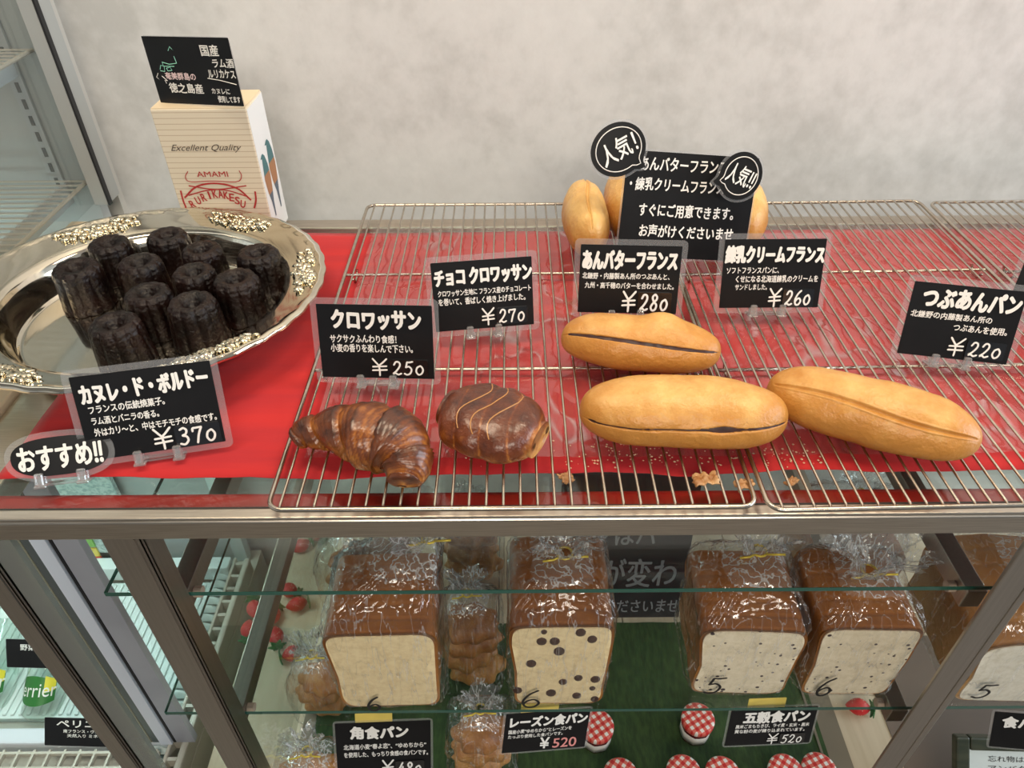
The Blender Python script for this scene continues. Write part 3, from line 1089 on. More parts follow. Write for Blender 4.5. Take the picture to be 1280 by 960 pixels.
# croissant
def croissant():
    ctrl = [(366, 549, .009), (371, 546, .011), (386, 540, .014), (412, 537, .019), (444, 538, .024), (476, 548, .026), (500, 563, .022), (508, 584, .016), (504, 602, .010), (503, 608, .008)]
    rads = [.004, .0105, .0135, .018, .0245, .0280, .0250, .0185, .0130, .004]
    P = []
    for (x, y, z) in ctrl:
        p_ = PZ(x, y, RZ + z * .85)
        P.append(p_)
    base = np.mean([P[0], P[-1], P[3]], 0)
    o0 = Vector((base[0], base[1], RZ))
    t = empty('croissant', o0, 'glossy brown croissant on the wire rack in front of the 250 yen card', 'pastry')
    N = 150
    path = catmull([Vector(p_) - o0 for p_ in P], N)
    rr = catmull([(r, 0, 0) for r in rads], N)
    nv = 56
    vs, fs, bake = [], [], []
    segs = [0.0, .13, .29, .43, .60, .76, .89, 1.0]
    for i in range(N):
        u = i / (N - 1)
        tn = (path[min(i + 1, N - 1)] - path[max(i - 1, 0)]).normalized()
        side = tn.cross(Vector((0, 0, 1))).normalized()
        up = side.cross(tn).normalized()
        for j in range(nv):
            a = 2 * math.pi * j / nv
            # segment steps skewed with the angle so the wraps spiral
            us = u + .035 * math.sin(a) - .02 * math.cos(a)
            k = max([x for x in range(len(segs)) if segs[x] <= max(0, min(.999, us))])
            loc = (max(0, min(.999, us)) - segs[k]) / (segs[k + 1] - segs[k]) if k < 7 else 0
            c = 1 - abs(2 * u - 1)
            # each wrap swells then drops sharply toward the tip
            ph = loc if u < .5 else 1 - loc
            step = .82 + .27 * math.sin(min(1, ph * 1.15) * math.pi * .62)
            r = rr[i].x * step * (1 + .07 * ns(path[i] + side * math.cos(a) * .02 + up * math.sin(a) * .02, 60, 5) + .035 * ns(path[i] + side * math.cos(a) * .02 + up * math.sin(a) * .02, 170, 7))
            r *= 1 + .018 * math.sin(loc * 46 + 3 * math.sin(a) + 4 * ns(path[i], 50, 3))
            p_ = path[i] + side * math.cos(a) * r * 1.08 + up * math.sin(a) * r * .92
            if p_.z < .0012:
                p_.z = .0012
            vs.append(p_)
            stripe = .5 + .5 * math.sin(loc * 46 + 3 * math.sin(a) + 4 * ns(path[i], 50, 3))
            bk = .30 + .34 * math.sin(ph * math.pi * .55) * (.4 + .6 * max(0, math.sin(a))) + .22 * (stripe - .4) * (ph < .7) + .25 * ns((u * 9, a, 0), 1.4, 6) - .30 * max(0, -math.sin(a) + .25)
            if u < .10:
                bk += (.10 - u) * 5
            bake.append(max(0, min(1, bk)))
    for i in range(N - 1):
        for j in range(nv):
            fs.append((i * nv + j, i * nv + (j + 1) % nv, (i + 1) * nv + (j + 1) % nv, (i + 1) * nv + j))
    fs.append(tuple(range(nv)))
    fs.append(tuple(range(N * nv - 1, (N - 1) * nv - 1, -1)))
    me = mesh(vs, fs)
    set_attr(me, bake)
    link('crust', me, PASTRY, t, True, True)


croissant()


def choc_pastry():
    p_ = PZ(616, 550, RZ)
    t = empty('chocolate_pastry', (p_[0], p_[1], RZ), 'folded chocolate pastry with glossy brown crust in front of the 270 yen card', 'pastry', rot=(0, 0, rad(-28)))
    nu, nv = 90, 90
    bake = []
    A, Bh, H = .0465, .040, .047

    def f(u, v):
        th = math.pi * u
        a = 2 * math.pi * v
        s = -math.cos(th)
        pr = max(0, 1 - abs(s) ** 3.2) ** .5
        if abs(s) > .93:
            pr = max(pr, .45)
        ca, sa = math.cos(a), math.sin(a)
        x = s * A
        y = math.copysign(abs(ca) ** .85, ca) * Bh * pr
        z = sa * H / 2 * (.35 + .65 * pr)
        # pleats running over the top and a spiral seam toward the cut end
        r = 1 + .05 * abs(math.sin(s * 6 + ca * 1.2 + .4 * sa)) + .09 * ns((x, y, z), 34, 2) + .035 * ns((x, y, z), 110, 6)
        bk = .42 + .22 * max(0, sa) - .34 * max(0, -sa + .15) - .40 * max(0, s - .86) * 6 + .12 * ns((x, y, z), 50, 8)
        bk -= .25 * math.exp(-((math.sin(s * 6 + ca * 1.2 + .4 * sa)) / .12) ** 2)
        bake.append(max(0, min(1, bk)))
        return (x, y * r, .4 * H + (z * r if z > 0 else z * .72 * r))
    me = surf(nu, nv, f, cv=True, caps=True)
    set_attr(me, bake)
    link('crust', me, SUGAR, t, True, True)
    for yy, zz in ((-.012, .022), (.014, .020)):
        m = tube_me([(A * .80, yy, zz), (A * 1.0, yy, zz)], .0036, 12)
        link('chocolate_stick', m, mat('dark_chocolate', (.02, .009, .006), .3), t, local=True)
    # thin caramel lines that paint in the shine along the pleat ridges
    for k, xo in enumerate((-.016, -.001, .014)):
        pts = []
        for i in range(14):
            a = rad(48 + 92 * i / 13)
            s = (xo + .006 * math.sin(i * .5)) / A
            uu = math.acos(-max(-1, min(1, s))) / math.pi
            q_ = f(uu, a / (2 * math.pi))
            pts.append((q_[0], q_[1], q_[2] + .0002))
        link('pleat_shine', tube_me(pts, .0006, 5), mat('painted_ridge_shine', (.46, .22, .08), .2), t, local=True)


choc_pastry()

# ---------------------------------------------------------------- silver tray with canelés
TX, TY, TZB, TZR = -.403, .694, .9545, 1.004
tray = empty('silver_tray', (TX, TY, .953), 'large shiny silver tray with an ornamented rim holding the dark canelés', 'tray')
TA, TB = .197, .184


def prof(v):
    """radius fraction and height of the tray upper face"""
    P_ = [(0.0, .0018), (.60, .0018), (.685, .0026), (.705, .006), (.755, .030), (.772, .0355), (.80, .0385), (.90, .0445), (.955, .0480), (.985, .0505), (1.0, .0490), (1.0, .0465)]
    t_ = v * (len(P_) - 1)
    k = min(int(t_), len(P_) - 2)
    t_ -= k
    return (P_[k][0] * (1 - t_) + P_[k + 1][0] * t_, P_[k][1] * (1 - t_) + P_[k + 1][1] * t_)


def trayf(u, v):
    a = 2 * math.pi * u
    r, h = prof(v)
    if r > .93:
        r *= 1 + .004 * math.cos(a * 40) * (r > .96)
    return (TX + TA * r * math.cos(a), TY + TB * r * math.sin(a), .953 + h)


o = link('dish', surf(180, 45, trayf, cu=True), CHROME, tray, True)
md = o.modifiers.new('thick', 'SOLIDIFY')
md.thickness = .0012
md.offset = -1
ORN = mat('gilded_silver', (.82, .76, .60), .14, 1.0, c2=(.66, .58, .42), nscale=60)


def ornament(a0, a1, n):
    ms = []
    for i in range(n):
        a = a0 + (a1 - a0) * (i + .5) / n
        k = 1 - abs(2 * (i + .5) / n - 1)
        for j in range(2 + int(4 * k)):
            r = .845 + .085 * (j + .5) / (2 + int(4 * k)) * (1 + .3 * random.random()) - .02 + .04 * (1 - k)
            aa = a + random.uniform(-.5, .5) * (a1 - a0) / n
            x, y = TX + TA * r * math.cos(aa), TY + TB * r * math.sin(aa)
            z = .953 + .0415 + (r - .80) * .06
            s = random.uniform(.0022, .0042)
            bm = bmesh.new()
            bmesh.ops.create_icosphere(bm, subdivisions=2, radius=1)
            rz = Matrix.Rotation(random.uniform(0, 3.14), 3, 'Z')
            for v_ in bm.verts:
                c = v_.co.copy()
                c *= 1 + .25 * math.sin(6 * math.atan2(c.y, c.x))
                c = rz @ Vector((c.x * s * 1.5, c.y * s * .9, c.z * s * .75))
                v_.co = c + Vector((x, y, z))
            ms.append(bm_mesh(bm))
    link('rim_ornament', join_me(ms), ORN, tray, True)


def tray_angle(px, py):
    q_ = PZ(px, py, 1.0)
    return math.atan2((q_[1] - TY) / TB, (q_[0] - TX) / TA)


for (p0, p1, n) in (((170, 268), (62, 292), 20), ((350, 276), (268, 264), 16), ((385, 362), (392, 312), 13), ((190, 452), (320, 420), 22), ((-10, 458), (52, 468), 14)):
    a0, a1 = tray_angle(*p0), tray_angle(*p1)
    if a1 < a0:
        a1 += 2 * math.pi
    ornament(a0, a1, n)

CAN = mat('canele_crust', (.0045, .0022, .0018), .30, c2=(.013, .0042, .0028), nscale=40, bmp=.9, bscale=230, bdist=.0025, Specular_IOR_Level=.32)


def canele_me():
    P_ = [(0.0, .0375), (.10, .0375), (.16, .0395), (.30, .0435), (.42, .0470), (.62, .0492), (.78, .0488), (.90, .0455), (.965, .040), (1.0, .030), (1.04, .018), (1.10, .006), (1.12, .0015), (1.04, 0), (0, 0)]
    def f(u, v):
        t_ = v * (len(P_) - 1)
        k = min(int(t_), len(P_) - 2)
        t_ -= k
        t2 = t_ * t_ * (3 - 2 * t_)
        r = P_[k][0] * (1 - t_) + P_[k + 1][0] * t_
        h = P_[k][1] * (1 - t2) + P_[k + 1][1] * t2
        a = 2 * math.pi * u
        fl = abs(math.sin(a * 5))            # ten rounded flutes
        amt = .07 * min(1, max(0, (r - .45) / .4))
        r *= .0245 * (1 - amt + amt * 1.5 * fl ** .7)
        x, y = r * math.cos(a), r * math.sin(a)
        k_ = 1 + .04 * ns((x, y, h), 60, 3)
        return (x * k_, y * k_, h)
    return surf(120, 60, f, cu=True)


cme = canele_me()
spots = [(95, 337, 'far left canelé in the tray, tallest looking one', 8), (135, 304, 'canelé at the back left of the tray', 0), (208, 294, 'canelé at the very back of the tray', 0),
         (251, 311, 'canelé at the back, just right of the rearmost one', 0), (174, 329, 'canelé in the middle of the second row of the tray', 0), (241, 339, 'small looking canelé in the centre of the tray', 0),
         (322, 317, 'rightmost canelé, against the tray wall', 0), (184, 367, 'canelé in the third row, behind the two front ones', 0), (294, 350, 'canelé right of centre between the front and right ones', 0),
         (143, 407, 'front left canelé nearest the tray rim', 0), (240, 381, 'front right canelé nearest the tray rim', 0)]
cb = TZB + .0006
for i, (x, y, lab, tilt) in enumerate(spots):
    q_ = PZ(x, y, cb + .047)
    o = bpy.data.objects.new('canele', cme)
    if i == 0:
        cme.materials.append(CAN)
        cme.polygons.foreach_set('use_smooth', [True] * len(cme.polygons))
    COL.objects.link(o)
    o.location = (q_[0], q_[1], cb + .0002)
    sc = (1.06, 1.0, 1.0, .98, 1.02, .98, 1.02, 1.02, 1.03, 1.05, 1.06)[i]
    o.scale = (sc, sc, sc)
    o.rotation_euler = (0, 0, random.uniform(0, 6))
    tag(o, 'dark glossy fluted ' + lab, 'canelé', 'canelés on the silver tray')

# ---------------------------------------------------------------- rum box with card


def box_material():
    m, nt, b, out = nodes('striped_carton')
    tc = nt.nodes.new('ShaderNodeTexCoord')
    sp = nt.nodes.new('ShaderNodeSeparateXYZ')
    nt.links.new(tc.outputs['Object'], sp.inputs[0])
    mu = nt.nodes.new('ShaderNodeMath')
    mu.operation = 'MULTIPLY'
    mu.inputs[1].default_value = 1 / .0068
    nt.links.new(sp.outputs[2], mu.inputs[0])
    fr2 = nt.nodes.new('ShaderNodeMath')
    fr2.operation = 'FRACT'
    nt.links.new(mu.outputs[0], fr2.inputs[0])
    c = ramp(nt, fr2.outputs[0], [(0.0, (.50, .38, .26)), (.09, (.50, .38, .26)), (.13, (.72, .63, .49)), (1.0, (.72, .63, .49))])
    nt.links.new(c, b.inputs['Base Color'])
    setp(b, Roughness=.4)
    return m


bx0, bx1, by0, by1, bz1 = -.421, -.308, .882, .950, 1.1265
q_ = PY(187, 137, by0)
q2 = PY(308, 139, by0)
bx0, bx1, bz1 = q_[0], q2[0], q_[2]
carton = empty('drink_carton', ((bx0 + bx1) / 2, (by0 + by1) / 2, .9515), 'cream striped drink carton with red emblem behind the silver tray', 'box')
CARTON = box_material()
bm = bmesh.new()
box_bm(bm, bx0, bx1, by0, by1, .9515, bz1, .0012, 2)
o = link('body', bm_mesh(bm), CARTON, carton)
box('lid_flap', bx0 + .001, bx1 - .001, by0 + .001, by1 - .001, bz1 + .0001, bz1 + .0012, mat('carton_lid', (.78, .64, .44), .4), carton)
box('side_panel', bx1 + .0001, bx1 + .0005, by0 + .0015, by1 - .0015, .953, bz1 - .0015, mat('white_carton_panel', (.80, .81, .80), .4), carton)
fx = lambda px, py: PY(px, py, by0)
cl = Vector(carton.location)


def on_front(name, s, px0, py0, px1, py1, m, weight=0, shear=0, wob=0.0):
    a_, b_ = fx(px0, py1), fx(px1, py0)
    return put_text(name, s, a_[0] - cl.x, b_[0] - cl.x, a_[2] - cl.z, b_[2] - cl.z, m, carton, -(by0 - cl.y) + .0006, weight, shear, wob=wob)


on_front('lettering', 'Excellent Quality', 215, 180, 301, 191, DARK_INK, 0, .5)
on_front('lettering', 'AMAMI', 247, 214, 284, 221, RED_INK, .01)
cy_f = by0 - .0006


def front_curve(name, pts, r, m=RED_INK):
    P_ = []
    for (px, py) in pts:
        q3 = fx(px, py)
        P_.append(Vector((q3[0], cy_f, q3[2])))
    pp = catmull(P_, 24)
    me = tube_me(pp, r, 6)
    for v_ in me.vertices:
        v_.co.y = cy_f + (v_.co.y - cy_f) * .15
    return link(name, me, m, carton)


front_curve('emblem', [(235, 214), (232, 221), (238, 227), (266, 226), (296, 227), (302, 220), (299, 213)], .0006)
front_curve('emblem', [(231, 247), (246, 233), (270, 229), (296, 235), (314, 250)], .0013)
front_curve('emblem', [(236, 232), (262, 236), (285, 238), (308, 245)], .0009)
front_curve('emblem', [(308, 232), (280, 236), (258, 238), (236, 244)], .0009)
front_curve('emblem', [(226, 238), (229, 250), (233, 260)], .0011)
front_curve('emblem', [(319, 239), (320, 250), (318, 260)], .0011)
# arched name on the emblem
nm = 'RURIKAKESU'
for i, ch in enumerate(nm):
    t_ = (i + .5) / len(nm)
    px = 238 + 70 * t_
    py = 258 - 15 * math.sin(math.pi * t_) + 2
    q3 = fx(px, py)
    put_text('lettering', ch, q3[0] - cl.x - (.0009 if ch == 'I' else .0029), q3[0] - cl.x + (.0009 if ch == 'I' else .0029), q3[2] - cl.z - .002, q3[2] - cl.z + .008, RED_INK, carton, -(by0 - cl.y) + .0006, .03, rot=rad(40 * (.5 - t_)), wob=0)
# two printed birds on the right face
xr = bx1 + .0006


def bird(cy_, cz_, L_):
    pts = [(0, .5), (.05, .44), (.09, .30), (.11, .10), (.08, -.12), (.04, -.30), (.02, -.55), (-.01, -.55), (-.03, -.28), (-.08, -.08), (-.10, .12), (-.07, .32), (-.05, .44), (-.10, .46), (-.04, .50)]
    def part(nm_, lo, hi, m, dx=0.0):
        vs = [(xr + .0001 + dx, cy_ + a_ * L_ * 1.5, cz_ + b_ * L_) for a_, b_ in pts]
        me = mesh(vs, [tuple(range(len(vs)))])
        bm_ = bmesh.new()
        bm_.from_mesh(me)
        for zc, nn in ((lo, (0, 0, -1)), (hi, (0, 0, 1))):
            bmesh.ops.bisect_plane(bm_, geom=bm_.verts[:] + bm_.edges[:] + bm_.faces[:], plane_co=(xr, cy_, cz_ + zc * L_), plane_no=nn, clear_outer=True)
        return link(nm_, bm_mesh(bm_), m, carton)
    part('bird_print', .18, .6, mat('print_teal', (.05, .16, .17), .5))
    part('bird_print', -.15, .18, mat('print_rust', (.38, .17, .07), .5))
    part('bird_print', -.6, -.15, mat('print_slate', (.09, .12, .16), .5))
q3 = PY(341, 230, .902)
bird(.902, q3[2], .080)
q3 = PY(357, 215, .930)
bird(.930, q3[2], .088)

bcard = sign((-0.3640, 0.888, bz1 + .0035, -16, 3.0, 2.6, 0.1140, 0.0735), 'black handwritten card about domestic rum standing on the striped carton', [
    ('国産', .66, .86, .74, .90, .022), ('ラム酒', .76, 1.0, .57, .70, .022), ('ルリカケス', .68, .99, .42, .54, .022), ('奄美群島の', .16, .52, .37, .48, .022, PINK_INK),
    ('徳之島産', .17, .57, .17, .32, .022), ('カヌレに', .67, .88, .18, .26, .022), ('使用してます', .72, .98, .05, .15, .022)], None, holder=False, lam=.0008, cat='sign', name='rum_card', group=None)
for pts in ([(.28, .80), (.31, .86), (.34, .80), (.31, .74), (.28, .80)], [(.33, .72), (.34, .62), (.25, .60), (.17, .63), (.17, .57), (.30, .57)],
            [(.12, .52), (.14, .58), (.18, .57), (.17, .49), (.12, .50)], [(.20, .54), (.25, .56), (.26, .51), (.21, .50), (.20, .54)],):
    P_ = [(-.057 + a_ * .114, -.0010, b_ * .0735) for a_, b_ in pts]
    link('map_doodle', tube_me(P_, .0004, 4), GREEN_INK, bcard, local=True)
for pts in ([(.08, .46), (.05, .40), (.08, .36), (.12, .40), (.10, .46), (.08, .46)], [(.12, .42), (.17, .35), (.14, .36), (.15, .31)], [(.66, .41), (.80, .385), (.98, .33)]):
    P_ = [(-.057 + a_ * .114, -.0010, b_ * .0735) for a_, b_ in pts]
    link('doodle_line', tube_me(P_, .0004, 4), WHITE_INK, bcard, local=True)

# ---------------------------------------------------------------- bagged loaves
CRUST = crust_mat('loaf_crust', (.36, .130, .026), (.48, .225, .058), (.18, .055, .013), -.06, .24, .35, .35, 14)
CRUST2 = crust_mat('loaf_crust_light', (.46, .22, .07), (.58, .34, .13), (.28, .10, .03), -.06, .22, .35, .4, 14)


def crumb_mat(name, c, c2, speck=None):
    m, nt, b, out = nodes(name)
    v = coords(nt)
    f = noise_tex(nt, v, 130, 4, .65)
    c_ = ramp(nt, f, [(.35, c2), (.6, c)])
    if speck:
        vo = nt.nodes.new('ShaderNodeTexVoronoi')
        vo.inputs['Scale'].default_value = 95
        nt.links.new(v, vo.inputs['Vector'])
        f3 = noise_tex(nt, v, 45, 2)
        s_ = nt.nodes.new('ShaderNodeMath')
        s_.operation = 'MULTIPLY_ADD'
        s_.inputs[1].default_value = .9
        nt.links.new(f3, s_.inputs[0])
        nt.links.new(vo.outputs['Distance'], s_.inputs[2])
        mk = ramp(nt, s_.outputs[0], [(speck, (1, 1, 1)), (speck + .05, (0, 0, 0))])
        mx = nt.nodes.new('ShaderNodeMix')
        mx.data_type = 'RGBA'
        nt.links.new(mk, mx.inputs['Factor'])
        nt.links.new(c_, mx.inputs['A'])
        mx.inputs['B'].default_value = (.05, .03, .035, 1)
        nt.links.new(mx.outputs['Result'], b.inputs['Base Color'])
    else:
        nt.links.new(c_, b.inputs['Base Color'])
    setp(b, Roughness=.85)
    bump(nt, f, b, .5, .0012)
    return m


CRUMB = crumb_mat('cream_crumb', (.90, .74, .44), (.78, .61, .34))
CRUMBG = crumb_mat('grain_crumb', (.90, .80, .60), (.78, .68, .48), .58)
CRUMBW = crumb_mat('white_crumb', (.82, .78, .66), (.70, .65, .52))


def tie(t, p_, m=GOLDTIE, sc=1.0, local=True):
    x, y, z = p_
    ms = [tube_me([(x + .0082 * sc * math.cos(a), y + .0082 * sc * math.sin(a), z) for a in [2 * math.pi * i / 12 for i in range(12)]], .0014, 6, True)]
    for sx, dz in ((-1, .001), (1, .006)):
        ms.append(tube_me([(x + sx * .005 * sc, y - .005, z), (x + sx * .013 * sc, y - .010, z + dz), (x + sx * .024 * sc, y - .012, z + dz * 1.5)], .0013, 6))
    link('twist_tie', join_me(ms), m, t, True, True)


def bag_mesh(w_, d_, h_, neck, seed, tail=.05, flare=.03, puff=.004):
    """bag hugging a box w x d x h (origin front bottom centre, depth +y), gathered at neck (x,y,z) with a flared tail"""
    nx_, ny_, nz_ = neck
    nv = 88

    def f(u, v):
        a = 2 * math.pi * v
        ca, sa = math.cos(a), math.sin(a)
        e = .28
        rx = math.copysign(abs(ca) ** e, ca)
        ry = math.copysign(abs(sa) ** e, sa)
        if u < .52:
            t_ = u / .52
            q5 = min(1, t_ / .06)
            k = .90 + .10 * q5
            x = rx * (w_ / 2 + puff) * k
            y = d_ / 2 + ry * (d_ / 2 + puff) * k
            z = -.0002 + h_ * max(0, (t_ - .02)) * 1.01
            wr = .0034
        elif u < .80:
            t_ = (u - .52) / .28
            s = (1 - t_) ** .75
            x = nx_ * (1 - s) + rx * (w_ / 2 + puff) * s
            y = (d_ / 2) * s + ny_ * (1 - s) + ry * (d_ / 2 + puff) * s
            x += (1 - s) * .007 * ca
            y += (1 - s) * .007 * sa
            z = h_ * 1.0 + (nz_ - h_) * (t_ ** .8) + .004 * math.sin(math.pi * t_)
            wr = .0075 * math.sin(math.pi * min(1, t_ * 1.1 + .1))
        else:
            t_ = (u - .80) / .20
            rr_ = .007 + flare * t_ ** 1.3
            x = nx_ + rr_ * ca * (1 + .30 * math.sin(a * 7 + seed))
            y = ny_ + rr_ * sa * .7 * (1 + .30 * math.cos(a * 5 + seed))
            z = nz_ + tail * t_ * (1 + .15 * math.sin(a * 3 + seed))
            wr = .010 * t_
        n1 = ns((x, y, z), 45, seed)
        n2 = 1 - 2 * abs(ns((x * 1.5, y * 1.5, z * .6), 60, seed + 9))
        pl = math.sin(a * 22 + 3 * n1) * (1 if u > .5 else .25)
        k = wr * (.9 * n1 + .35 * n2 + .28 * pl)
        x += rx * k
        y += ry * k
        if u < .02:
            z = max(z, .0006)
        return (x, y, max(.0004, z))
    me = surf(110, nv, f, cv=True)
    me.materials.append(BAG)
    me.materials.append(GATHER)
    for p_ in me.polygons:
        p_.material_index = 1 if p_.index // nv > 74 else 0
    return me


def loaf(pos, w_, d_, h_, yaw, label, crumb, crust, neck, mark, seed, raisins=None, taper=0.0, mark_uv=(.22, .08, .40, .38), group='bagged sliced loaves on the glass shelf', dome=0.0, name='bagged_loaf', tail=.05, tiem=GOLDTIE, flare=.03):
    t = empty(name, pos, label, 'bread', group, (0, 0, yaw))
    # loaf body : superbox
    nu, nv = 48, 64

    def f(u, v):
        y = d_ * u
        a = 2 * math.pi * v + .0001
        ca, sa = math.cos(a), math.sin(a)
        e = .22
        x = math.copysign(abs(ca) ** e, ca) * w_ / 2
        z = math.copysign(abs(sa) ** e, sa) * h_ / 2
        if z > 0:
            z += dome * (1 - (x / (w_ / 2)) ** 2) * (.6 + .4 * math.sin(math.pi * u))
            x *= 1 + .03
            # faint slice grooves
            z -= .0016 * max(0, math.cos(2 * math.pi * u * 6)) ** 8
        x *= 1 - .04 * (1 if z < 0 else 0) - .03 * math.cos(z / h_ * 6) * .5
        k = .0022 * ns((x, y, z), 30, seed)
        return (x + k, y, h_ / 2 + z + k)
    me = surf(nu, nv, f, cv=True, caps=True)
    link('loaf', me, crust, t, True, True)
    # crumb face, proud of the crust
    pts = []
    for j in range(64):
        p_ = f(0, j / 64)
        pts.append((p_[0] * .945, h_ / 2 + (p_[2] - h_ / 2) * .955))
    face = link('cut_face', poly_slab(pts, -.0012, .002), crumb, t, local=True)
    if raisins:
        for (ru, rv, rs) in raisins:
            bm_ = bmesh.new()
            bmesh.ops.create_icosphere(bm_, subdivisions=2, radius=1)
            ang = random.uniform(0, 3)
            for v_ in bm_.verts:
                x, y, z = v_.co
                x *= rs * 1.15
                z *= rs * 1.15
                v_.co = ((ru - .5) * w_ + x * math.cos(ang) - z * math.sin(ang), -.0012 + y * .0012, rv * h_ + 1.35 * (x * math.sin(ang) + z * math.cos(ang)))
            link('raisin', bm_mesh(bm_), mat('raisin_skin', (.07, .028, .016), .5, c2=(.035, .014, .01), nscale=200), face, True, True)
    bag_ = link('bag', bag_mesh(w_, d_, h_ + dome, neck, seed, tail, flare), None, t, True, True)
    tie(t, neck, tiem)
    if mark:
        x0, z0, x1, z1 = mark_uv
        strokes('marker_digit', mark, (x0 - .5) * w_, (x1 - .5) * w_, z0 * h_, z1 * h_, BLACK_INK, bag_, .0072, .0016, .1)
    return t


SH2 = .5732
def shelf_pos(x, y):
    q5 = PZ(x, y, SH2)
    return (q5[0], q5[1], SH2)


loaf(shelf_pos(491, 882), .118, .105, .152, rad(1), 'bagged plain square loaf with yellow tag behind the 480 yen card', CRUMB, CRUST,
     (.055, .075, .215), '6', 3, mark_uv=(.24, .02, .42, .22), tail=.035, flare=.045)
rs = [(.68, .92, .0050), (.80, .84, .0048), (.30, .82, .0050), (.43, .82, .0050), (.48, .70, .0056), (.20, .55, .0052), (.70, .36, .0044), (.88, .34, .0050),
      (.86, .22, .0032), (.42, .16, .0054), (.70, .12, .0048), (.06, .20, .0048), (.54, .31, .0044), (.90, .07, .0044), (.32, .93, .003)]
loaf(shelf_pos(697, 879), .108, .118, .163, 0, 'bagged raisin loaf behind the dark card with the red price', CRUMB, CRUST,
     (.004, .060, .205), '6', 7, rs, mark_uv=(.06, .03, .34, .26), tail=.03, flare=.03)
loaf(shelf_pos(919, 866), .112, .108, .133, rad(-2), 'bagged grain loaf marked 5, left one of the pair', CRUMBG, CRUST,
     (.008, .070, .180), '5', 11, mark_uv=(.10, .08, .34, .34), tail=.032, flare=.026)
loaf(shelf_pos(1052, 867), .107, .108, .138, rad(-1), 'bagged grain loaf marked 6, right one of the pair', CRUMBG, CRUST,
     (.000, .050, .172), '6', 17, mark_uv=(.12, .06, .34, .34), tail=.045, flare=.045)
loaf(shelf_pos(1262, 876), .140, .150, .112, rad(-2), 'large bagged mountain loaf behind the right steel post', CRUMBW, CRUST2,
     (.010, .09, .175), '5', 23, mark_uv=(.08, .16, .26, .42), dome=.022, tail=.03, flare=.03)

# bagged breads low at the left and centre, standing on the cream shelf
ROLLC = crust_mat('bagged_roll_crust', (.38, .15, .035), (.62, .33, .10), (.15, .045, .012), -.12, .26, .8, .4, 60)


def soft_bag(pos, w_, d_, h_, label, seed, yaw=0.0, n=3, tiem=GOLDTIE, neckz=None, tail=.04):
    t = empty('bagged_rolls', pos, label, 'bread', 'bagged small breads on the cream shelf', (0, 0, yaw))
    for i in range(n):
        cx = random.uniform(-.2, .2) * w_
        cz = h_ * (i + .5) / n
        L_ = w_ * .46
        def f(u, v):
            th = math.pi * u
            a = 2 * math.pi * v
            x, y, z = math.cos(th) * L_, math.sin(th) * math.cos(a) * d_ * .40, math.sin(th) * math.sin(a) * h_ / n * .62
            k = 1 + .22 * ns((x, y, z), 28, seed + i * 3) + .08 * math.sin(u * 26 + i)
            return (x * k + cx * .3, d_ / 2 + y * k, max(.002, cz + z * k))
        link('roll', surf(30, 28, f, cv=True), ROLLC, t, True, True)
    nz_ = neckz or h_ * 1.45
    link('bag', bag_mesh(w_, d_, h_ * 1.02, (0, d_ * .5, nz_), seed, tail, .02), None, t, True, True)
    tie(t, (0, d_ * .5, nz_), tiem)
    return t


def deck_pos(x, y):
    q5 = PZ(x, y, zd + .0035)
    return (q5[0], q5[1], zd + .0035)


soft_bag(deck_pos(404, 905), .085, .075, .095, 'bag of dark small breads with yellow tie left of the plain loaf', 31, neckz=.155)
soft_bag(deck_pos(396, 1012), .105, .065, .085, 'bag of golden breads at the lower left, its yellow tie just under the shelf edge', 37, neckz=.125, n=3)
soft_bag(deck_pos(604, 985), .100, .080, .120, 'bag of golden breads between the plain and raisin loaves, yellow tie on top', 41, neckz=.175, n=3)
soft_bag(deck_pos(590, 868), .105, .090, .170, 'tall dark bag of breads behind the gap between the two left loaves', 43, neckz=.235, n=4)
soft_bag(deck_pos(590, 740), .12, .09, .16, 'bag of breads at the back under the counter, behind the other bags', 47, neckz=.20, n=3)
soft_bag(deck_pos(465, 800), .15, .10, .20, 'bag of dark breads at the back, mostly hidden behind the plain loaf', 53, neckz=.27, n=4)

# cards hanging from the shelf edge
def hang(pose, label, lines, price, dark=False):
    return sign(pose, label, lines, price, holder=False, lam=.003, tape=True, group='price cards hanging from the shelf edge')


sign((-0.1724, 0.428, 0.3890, 4.7, 20, -3.6, 0.1214, 0.1054), 'black price card 480 yen under the plain loaf', [
    ('角食パン', .16, .76, .76, .94, B), ('北海道小麦“春よ恋”、“ゆめちから”', .08, .95, .60, .68, .022), ('を使用した、もっちり食感の食パンです。', .08, .97, .48, .56, .022)], ('480', .62, .18, .93, .38),
    holder=False, lam=.003, tape=True, group='price cards hanging from the shelf edge')
sign((0.0356, 0.424, 0.4960, 11.3, 18, -9.5, 0.1053, 0.0600), 'black card with red price 520 hanging under the raisin loaf', [
    ('レーズン食パン', .06, .97, .66, .92, B), ('国産小麦“ゆめちから”とレーズンを', .05, .80, .50, .60, .022), ('たっぷり使用した食パンです。', .05, .70, .38, .47, .022), ('520', .60, .88, .06, .30, .02, mat('pale_red_ink', (.75, .30, .28), .5)), ('¥', .44, .55, .06, .34, .022)], None,
    holder=False, lam=.003, tape=True, group='price cards hanging from the shelf edge')
sign((0.3087, 0.424, 0.5070, 6.2, 18, -5.6, 0.1086, 0.0570), 'black price card 520 yen hanging under the pair of grain loaves', [
    ('五穀食パン', .16, .92, .62, .92, B), ('黒米ごまもちきび、ライ麦・玄米・黒米', .08, .94, .48, .58, .022), ('黄な粉の麦が練り込まれています。', .08, .90, .35, .45, .022)], ('520', .62, .04, .92, .28),
    holder=False, lam=.003, tape=True, group='price cards hanging from the shelf edge')

# ---------------------------------------------------------------- jam jars


